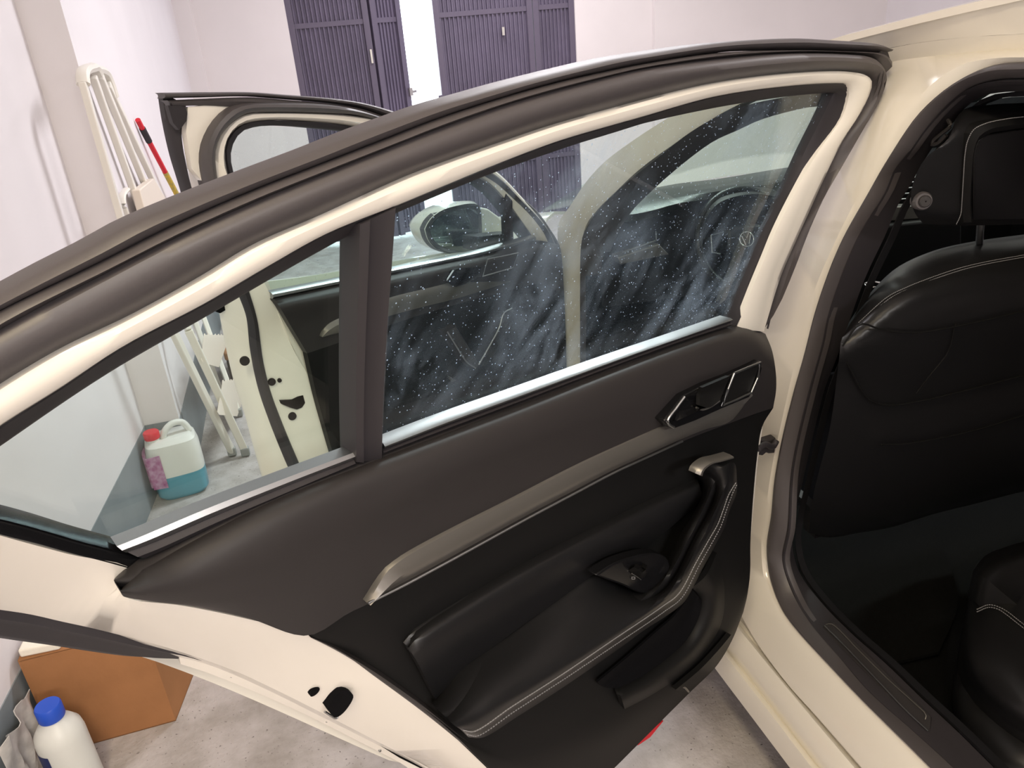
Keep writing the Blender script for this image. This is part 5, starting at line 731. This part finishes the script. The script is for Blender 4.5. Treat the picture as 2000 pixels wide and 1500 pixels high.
# panes
g(MB().plate([(0.9789,-0.0083,0.9974),(1.0128,0.0264,1.1214),(1.0402,0.0529,1.2162),(1.0534,0.0739,1.2909),(1.047,0.086,1.3344),(1.0272,0.0928,1.3587),(0.9845,0.0946,1.3649),(0.8257,0.0873,1.3389),(0.6727,0.0743,1.2925),(0.5785,0.064,1.2556),(0.4738,0.0494,1.2036),(0.3352,0.0271,1.1238),(0.227,0.0076,1.0543),(0.0807,-0.03,0.9195),(0.6618,-0.0166,0.968)], .004), 'window_glass', 'frost')
g(MB().ribbon([(0.2435,0.0289,1.1019),(0.2303,0.0076,1.0258),(0.211,-0.0164,0.9399)], [(0.2155,0.0275,1.0967),(0.2014,0.0059,1.0198),(0.182,-0.017,0.9377)], [(0, 0), (1, 0)], 10, .02), 'window_divider', 'seal')
g(MB().ribbon([(0.9983,0.0219,1.0124),(0.7764,0.0154,0.9893),(0.6709,0.0123,0.9783),(0.4784,0.007,0.9593),(0.3148,0.0031,0.9453),(0.1088,0.0012,0.9387)], [(0.9966,0.0214,0.9964),(0.7792,0.0157,0.976),(0.6736,0.0128,0.9658),(0.4808,0.0076,0.9472),(0.3166,0.003,0.9309),(0.1027,0.0004,0.9215)], [(0, -.004), (.3, .003), (.7, .003), (1, -.004)], 40, .02), 'belt_strip', 'alu')
# trim
g(MB().loft([[(0.9966,0.0214,0.9964),(0.7792,0.0157,0.976),(0.6736,0.0128,0.9658),(0.4808,0.0076,0.9472),(0.3166,0.003,0.9309),(0.1027,0.0004,0.9215),(-0.0051,0,0.8838)], [(1.0009,0.0484,0.9856),(0.7932,0.0418,0.962),(0.6918,0.0397,0.9546),(0.5011,0.0346,0.9363),(0.3348,0.03,0.918),(0.1195,0.03,0.8974),(0.0225,0.03,0.8581)], [(0.9716,0.0307,0.9224),(0.7879,0.03,0.9065),(0.6839,0.03,0.9108),(0.4981,0.03,0.8923),(0.3298,0.03,0.8765),(0.1124,0.03,0.8482),(0.0203,0.03,0.7917)], [(0.9405,0.02,0.8463),(0.7621,0.02,0.8402),(0.6466,0.02,0.8385),(0.4854,0.02,0.8289),(0.3169,0.02,0.815),(0.1066,0.02,0.7886),(0.0089,0.02,0.7195)]], 50, .02, rows=24), 'upper_trim', 'trim', sharp=60)
g(MB().loft([[(0.9405,0.02,0.8463),(0.7621,0.02,0.8402),(0.6466,0.02,0.8385),(0.4854,0.02,0.8289),(0.3169,0.02,0.815),(0.1066,0.02,0.7886),(0.0089,0.02,0.7195)], [(0.9334,0.012,0.7348),(0.759,0.012,0.7393),(0.6418,0.012,0.7267),(0.4755,0.012,0.7153),(0.3131,0.012,0.6937),(0.0973,0.012,0.6587),(0.0027,0.012,0.5756)], [(0.9251,0.012,0.6185),(0.7639,0.012,0.6239),(0.6418,0.012,0.6208),(0.4718,0.012,0.6033),(0.3054,0.012,0.5752),(0.0959,0.012,0.5354),(0.007,0.012,0.4485)], [(0.9036,0,0.4382),(0.7503,0,0.4587),(0.6227,0,0.449),(0.4445,0,0.4212),(0.2917,0,0.3915),(0.0735,0,0.3384),(-0.0006,0,0.2486)]], 50, .02, rows=20), 'trim_panel', 'hard', sharp=60)
g(MB().ribbon([(0.9028,0.034,0.8794),(0.8931,0.034,0.8917),(0.8736,0.034,0.9022),(0.8059,0.034,0.9074),(0.7025,0.034,0.9154),(0.5945,0.034,0.9082),(0.5003,0.034,0.902)], [(0.9007,0.034,0.8761),(0.858,0.034,0.8713),(0.8133,0.034,0.8701),(0.7112,0.034,0.8679),(0.6025,0.034,0.8601),(0.4574,0.034,0.8467),(0.2536,0.034,0.8384)], [(0, -.004), (.3, .003), (.8, .001), (1, -.004)], 40, .012), 'silver_trim', 'silver')
g(MB().loft([[(0.4832,0.0492,0.9351),(0.4586,0.0486,0.9329),(0.3802,0.045,0.9153)], [(0.5065,0.04,0.9089),(0.4508,0.04,0.9054),(0.3857,0.04,0.897)], [(0.4808,0.045,0.887),(0.4526,0.045,0.885),(0.3835,0.045,0.8898)]], 14, .012), 'door_handle', 'gloss')
g(MB().plate([(0.4994,0.0677,0.9404),(0.4681,0.062,0.9146),(0.4096,0.062,0.9078),(0.4101,0.062,0.9036),(0.4691,0.062,0.9077),(0.5233,0.062,0.9166)], .006), 'handle_accent', 'chrome')
g(MB().tube([Vector(p) for p in [(0.3573,0.0483,0.9318),(0.2302,0.045,0.9196),(0.2559,0.045,0.8821),(0.3777,0.045,0.8883),(0.3573,0.0483,0.9318)]], .002), 'panel_frame', 'alu')
# pull grip and armrest shaped like a V
g(MB().ribbon([(0.5356,0.05,0.776),(0.5118,0.05,0.7324),(0.4779,0.05,0.6701),(0.4465,0.05,0.6352)], [(0.5056,0.06,0.7862),(0.4815,0.06,0.7395),(0.4504,0.06,0.6783),(0.4344,0.06,0.6459)], [(0, -.006), (.2, .002), (.8, .002), (1, -.006)], 20, .03), 'armrest', 'trim')
g(MB().tube([(0.542,0.062,0.7805),(0.5188,0.062,0.7343),(0.4867,0.062,0.6744),(0.4551,0.062,0.6427)], .002, 20), 'armrest_edge', 'alu')
g(MB().ribbon([(0.4313,0.05,0.6425),(0.3843,0.05,0.685),(0.3434,0.05,0.7269),(0.3116,0.05,0.761)], [(0.4153,0.06,0.6343),(0.3538,0.06,0.672),(0.3118,0.06,0.7188),(0.2808,0.06,0.763)], [(0, -.006), (.2, .006), (.8, .006), (1, -.006)], 20, .03), 'pull_grip', 'leather')
g(MB().tube([(0.4474,0.068,0.6524),(0.3969,0.068,0.6946),(0.3545,0.068,0.7339),(0.3312,0.068,0.7702),(0.2965,0.068,0.7753)], .002, 20), 'grip_edge', 'alu')
# latch opening and holes, near-black pieces standing for their shade
g(MB().plate([(1.0128,-0.016,0.7409),(0.9826,-0.016,0.7316),(0.9678,-0.016,0.7339),(0.9537,-0.016,0.7325),(0.9525,-0.016,0.7113),(0.9631,-0.016,0.703),(0.9775,-0.016,0.7033),(0.9946,-0.016,0.7158),(1.011,-0.016,0.7306)], .01), 'latch_opening', 'void')
for (x, y, z_), rr in zip([(1.0231,-0.02,0.7933),(1.0034,-0.02,0.7898),(0.9909,-0.02,0.6896),(1.0758,-0.02,0.8653)], (.009, .005, .01, .011)):
    g(disc(MB(), (x, y, z_), (.3, 1, 0), rr, .003, 16), 'hole_shade_disc', 'void')  # near-black discs drawn for the shade inside round holes
g(MB().plate([(1.0892,-0.0687,0.9962),(1.0693,-0.0683,0.9977),(1.068,-0.0748,0.9743),(1.0808,-0.0758,0.9707),(1.0885,-0.0733,0.9795)], .02), 'striker_recess', 'void')  # near-black plate stands for shade in the recess
# wing mirror
mh = MB()
MG = [(0.374,-0.1638,0.9957),(0.363,-0.162,1.0129),(0.3346,-0.1577,1.0283),(0.2899,-0.1453,1.0367),(0.2204,-0.1253,1.026),(0.2168,-0.125,0.9915),(0.2405,-0.125,0.9109),(0.305,-0.147,0.9237),(0.3527,-0.1579,0.9491),(0.3682,-0.1635,0.9718)]
mo = [(0.4249,-0.1238,1.0137),(0.4113,-0.1179,1.0346),(0.3784,-0.1128,1.0528),(0.3179,-0.1113,1.0584),(0.2167,-0.1161,1.0412),(0.196,-0.1314,0.9866),(0.2064,-0.15,0.887),(0.3043,-0.15,0.9091),(0.3764,-0.1432,0.9441),(0.4108,-0.1331,0.9803)]
cc = sum((Vector(p) for p in mo), Vector()) / len(mo)
rw = [[Vector(p) for p in mo]] + [[cc + (Vector(p) - cc) * k + Vector((-.01, -dp, 0)) for p in mo] for k, dp in ((1.05, .03), (.98, .08), (.7, .12), (.3, .135))]
rw = [q + [q[0]] for q in rw]
mh.loft(rw, 40, .0)
bm_ = mh.build('mirror_housing', M['paint'], front, 60); ORG.pop(bm_.name, None)
g(MB().ribbon(mo + [mo[0]], MG + [MG[0]], [(0, -.004), (.3, .004), (.8, .002), (1, -.006)], 60, .02), 'mirror_rim', 'rubber')
g(MB().plate(MG, .004, smooth=40), 'mirror_glass', 'mirror')
g(MB().plate([(0.2138,-0.1175,1.036),(0.1705,-0.1217,1.0209),(0.0868,-0.1375,0.9646),(0.0791,-0.15,0.9194),(0.1914,-0.1448,0.9386)], .06), 'mirror_arm', 'paint', bev=.008)
g(MB().plate([(0.3053,-0.0447,0.9748),(0.1439,-0.052,0.9487),(0.1396,-0.06,0.9106),(0.2991,-0.0572,0.9299)], .06), 'mirror_foot', 'seal', bev=.004)

# ---------------------------------------------------------------- things standing about
# stepladder
la = Vector((-.43, 3.10, 0))
lad = empty('stepladder', la, 0, 'ivory folding stepladder with cream ribbed steps leaning by the left wall', 'ladder')
def Lp(p): return Vector(p) - la
top1, top2 = Lp((-.60, 3.06, 1.50)), Lp((-.60, 3.28, 1.50))
R1p = [Lp(p) for p in [(-0.55,2.7942,1.4654),(-0.55,2.7864,1.0187)]] + [Lp(p) for p in [(-0.5,2.857,0.6257)]] + [Lp(p) for p in [(-0.4331,3.0345,0.02)]]
R2p = [Lp(p) for p in [(-0.55,2.9766,1.4769),(-0.55,3.1726,0.9713)]] + [Lp(p) for p in [(-0.47,2.9973,0.574)]] + [Lp(p) for p in [(-0.3793,3.0101,0.02)]]
R3p = [Lp(p) for p in [(-0.55,3.1867,1.4481),(-0.55,3.7525,0.9287)]] + [Lp(p) for p in [(-0.52,3.8223,0.4025)]] + [Lp(p) for p in [(-0.4186,3.4254,0.02)]]
R4p = [Lp(p) for p in [(-0.55,3.096,1.4749),(-0.55,3.4648,0.9765)]] + [Lp(p) for p in [(-0.55,3.7305,0.423)]] + [Lp(p) for p in [(-0.4831,3.5515,0.02)]]
for Rp in (R1p, R2p, R3p, R4p):
    mb = MB()
    for a, b in zip(Rp[:-1], Rp[1:]): mb.bar(a, b, .022, .03)
    mb.build('rail', M['ladder'], lad, bev=.004)
    MB().bar(Rp[-1] + Vector((0, 0, .02)), Rp[-1] - Vector((0, 0, .015)), .028, .034, (1, 0, 0)).build('rubber_foot', M['greyp'], lad, bev=.004)
lp = [Lp(p) for p in [(-0.55,2.7984,1.4579),(-0.55,2.8189,1.4825),(-0.55,2.8696,1.4966),(-0.55,2.9562,1.5019),(-0.55,3.0303,1.5013),(-0.55,3.0531,1.482)]]
MB().tube(lp, .016, 24, 8, 1.3).build('top_loop', M['ladder'], lad)
lp = [Lp(p) for p in [(-0.55,3.028,1.4997),(-0.55,3.1256,1.494),(-0.55,3.1979,1.4798),(-0.55,3.2251,1.4471),(-0.55,3.2368,1.4037)]]
MB().tube(lp, .016, 20, 8, 1.2).build('top_loop', M['ladder'], lad)
lp = [Lp(p) for p in [(-0.55,3.0079,1.1093),(-0.55,2.8954,1.1002),(-0.55,2.8691,1.0788),(-0.55,2.8849,1.0329),(-0.55,2.9388,0.9749)]]
MB().tube(lp, .008, 20, 8, 1.6).build('hand_grip', M['ladder'], lad)
MB().plate([Lp(p) for p in [(-0.55,3.0847,1.0945),(-0.55,3.4512,1.0853),(-0.55,3.7133,0.9285),(-0.55,3.7254,0.8468),(-0.55,3.0738,0.9614)]], .03, (1, 0, 0)).build('platform', M['step'], lad, bev=.004)
for P_ in ([(-0.45,3.2092,0.4827),(-0.45,3.85,0.2646),(-0.45,3.7823,0.2393),(-0.45,3.3675,0.2883),(-0.45,2.9709,0.4602)], [(-0.42,3.1852,0.2773),(-0.42,3.7037,0.076),(-0.42,3.7383,-0.0216),(-0.42,3.3249,0.0607),(-0.42,2.8332,0.2926)]):
    mb = MB().plate([Lp(p) for p in P_], .02, (.2, .3, -.9)); st_ = mb.build('step', M['step'], lad, bev=.003)
    a, b_, c_, d_ = [Lp(p) for p in (P_[0], P_[1], P_[3], P_[4])]
    mb = MB()
    for k in range(6):
        t = (k + .5) / 6; mb.bar(a.lerp(b_, t) + Vector((-.003, -.004, .004)), d_.lerp(c_, t) + Vector((-.003, -.004, .004)), .005, .004)
    mb.build('step_ribs', M['step'], st_)
# broom handle
b0 = Vector([(-0.56,3.697,1.2977)][0]); b1 = Vector((-.50, 4.45, .03))
q0 = b0; q1 = Vector([(-0.52,4.0758,0.8811)][0]); dr = (q1 - q0).normalized(); L_ = (q0.z - .03) / -dr.z; q2 = q0 + dr * L_
bro = empty('broom', q2 - Vector((0, 0, .03)), 0, 'red broom handle with black collar and yellow label leaning in the corner', 'broom')
bo = q2 - Vector((0, 0, .03))
MB().tube([q0 - bo, q2 - bo], .011, 2, 14).build('handle', M['red'], bro)
MB().tube([q0 + dr * .05 - bo, q0 + dr * .13 - bo], .0135, 2, 14).build('collar', M['seal'], bro)
MB().tube([q0 + dr * .33 - bo, q0 + dr * .52 - bo], .0122, 2, 14).build('label', M['yellow'], bro)
MB().box((q2.x - bo.x - .04, q2.y - bo.y - .12, 0), (q2.x - bo.x + .04, q2.y - bo.y + .12, .09)).build('broom_head', M['seal'], bro, bev=.01)
# jug of blue liquid
jc = Vector((-.605, 2.83, 0))
jug = empty('liquid_jug', jc, math.radians(8), 'squat plastic jug of blue liquid with red cap by the left wall', 'jug')
def rsq(z, sx, sy): return (z, sx, sy)
def jbody(zs, c=(0, 0)):
    v = []; f = []; seg = 32
    for z, sx, sy in zs:
        for k in range(seg):
            a = 2 * math.pi * (k + .5) / seg; cx, sn = math.cos(a), math.sin(a)
            v.append((c[0] + sx * math.copysign(abs(cx) ** .5, cx), c[1] + sy * math.copysign(abs(sn) ** .5, sn), z))
    n = len(zs)
    for i in range(n - 1):
        for k in range(seg): f.append((i * seg + k, i * seg + (k + 1) % seg, (i + 1) * seg + (k + 1) % seg, (i + 1) * seg + k))
    f.append(tuple(range(seg - 1, -1, -1))); f.append(tuple((n - 1) * seg + k for k in range(seg)))
    return MB().add(v, f)
jbody([(.002, .078, .065), (.02, .092, .078), (.10, .095, .08)]).build('blue_liquid', M['bluehd'], jug)
jbody([(.10, .095, .08), (.19, .095, .08), (.225, .088, .074), (.24, .07, .055)]).build('body', M['hdpe'], jug)
MB().lathe([(.024, .238), (.024, .25)], (-.055, -.02, 0)).build('neck', M['hdpe'], jug)
MB().lathe([(.027, .248), (.028, .252), (.028, .272), (.025, .276)], (-.055, -.02, 0), 24).build('cap', M['red'], jug)
MB().tube([(-.02, -.02, .235), (-.01, -.02, .262), (.02, -.01, .282), (.055, 0, .275), (.075, 0, .235)], .012, 20, 10).build('handle', M['hdpe'], jug)
MB().box((-.104, -.045, .06), (-.093, .03, .2)).build('label', M['purple'], jug)
MB().plate([(-.094, -.0835, .07), (-.045, -.0835, .065), (-.045, -.0835, .2), (-.094, -.0835, .2)], .002, (0, 1, 0)).build('label', M['purple'], jug)
# cardboard box
bxo = Vector((-.66, 1.615, 0))
ang = math.atan2(1.619 - 1.613, .153)
cb = empty('cardboard_box', bxo, math.radians(0), 'plain brown cardboard box on the floor below the door tail', 'box')
bw = MB()
P4 = [Vector((-.125, 0, 0)), Vector((.142, .003, 0)), Vector((.185, .22, 0)), Vector((-.125, .20, 0))]
def wallq(a, b, z0, z1, t=.004):
    nn = Vector((-(b - a).y, (b - a).x, 0)).normalized() * t
    v = [a, b, b + nn, a + nn]
    return MB().add([p + Vector((0, 0, z0)) for p in v] + [p + Vector((0, 0, z1)) for p in v], [(0, 3, 2, 1), (4, 5, 6, 7), (0, 1, 5, 4), (1, 2, 6, 5), (2, 3, 7, 6), (3, 0, 4, 7)])
for i in range(4):
    wallq(P4[i], P4[(i + 1) % 4], 0, .29).build('side_panel', M['card'], cb)
MB().plate([p + Vector((0, 0, .288)) for p in P4], .004, (0, 0, 1)).build('lid', M['card'], cb)
MB().plate([p + Vector((0, 0, .003)) for p in P4], .003, (0, 0, -1)).build('bottom', M['cardin'], cb)
fo_ = MB().box((-.035, -.025, 0), (.05, .04, .022)); o = fo_.build('foam_block', M['foam'], None, bev=.005); o.location = (-.745, 1.645, .292); o.rotation_euler = (0, 0, -.05)
tag(o, 'small white foam block on the corner of the cardboard box', 'block')
# bottle with a blue cap
bt = empty('bottle', (-.70, 1.475, 0), 0, 'translucent white round bottle with blue screw cap before the cardboard box', 'bottle')
MB().lathe([(.042, .002), (.049, .008), (.05, .02), (.05, .175), (.047, .195), (.036, .212), (.024, .222), (.021, .235)], (0, 0, 0), 36).build('body', M['hdpe'], bt)
MB().lathe([(.0255, .231), (.0265, .233), (.0265, .262), (.024, .266), (.018, .2665)], (0, 0, 0), 36).build('cap', M['bluecap'], bt)
v = []
lb = MB()
for k in range(9):
    a = math.radians(178 + k * 9)
    for z in (.05, .165): v.append((.0507 * math.cos(a), .0507 * math.sin(a), z))
lb.add(v, [(2 * k, 2 * k + 2, 2 * k + 3, 2 * k + 1) for k in range(8)]); lb.build('label', M['navy'], bt)
# crumpled film standing by the wall
fl = MB(); rows = []
for j in range(7):
    z = .001 + .24 * j / 6
    rows.append([Vector((-.795 + .012 * math.sin(3 * t_ + j * .7) + .004 * j, 1.40 + .026 * t_ + .006 * math.cos(2 * t_ + j), z + (.015 * math.sin(t_ * 1.7) if j == 6 else 0))) for t_ in range(8)])
fl.loft(rows, 24, .002, (-1, 0, 0), rows=18)
tag(fl.build('plastic_sheet', M['sheet'], None), 'crumpled grey plastic sheet between the bottle and the wall', 'sheet')
# dusty tool box behind the ladder
tb = empty('tool_box', (-.38, 3.98, 0), .1, 'dusty dark tool box on the floor behind the stepladder', 'toolbox')
MB().box((-.10, -.13, 0), (.13, .15, .13)).build('body', M['yellowbox'], tb, bev=.01)
MB().box((-.105, -.135, .132), (.135, .155, .175)).build('lid', M['cardin'], tb, bev=.01)
MB().tube([(-.06, 0, .175), (-.06, 0, .205), (.08, 0, .205), (.08, 0, .175)], .008, 20).build('handle', M['seal'], tb)
# floor mat in the car
mt = MB().loft([[(0.9854,1.2564,0.302),(0.9631,1.1322,0.302),(0.9539,1.0202,0.302),(0.9531,0.9253,0.302)], [(1.1217,1.287,0.302),(1.0995,1.1689,0.302),(1.0685,1.0508,0.302),(1.0181,0.9208,0.302)], [(1.3759,1.2979,0.302),(1.3054,1.1459,0.302),(1.2064,1.0134,0.302),(1.07,0.9172,0.302)]], 24, .008, (0, 0, -1), rows=10)
o = mt.build('floor_mat', M['carpet'], None); tag(o, 'black carpet floor mat in the rear footwell of the car', 'mat')
# ground outside the gate
struct('ground_outside', MB().box((-3, 9, -.1), (8, 20, 0)), M['floor'])
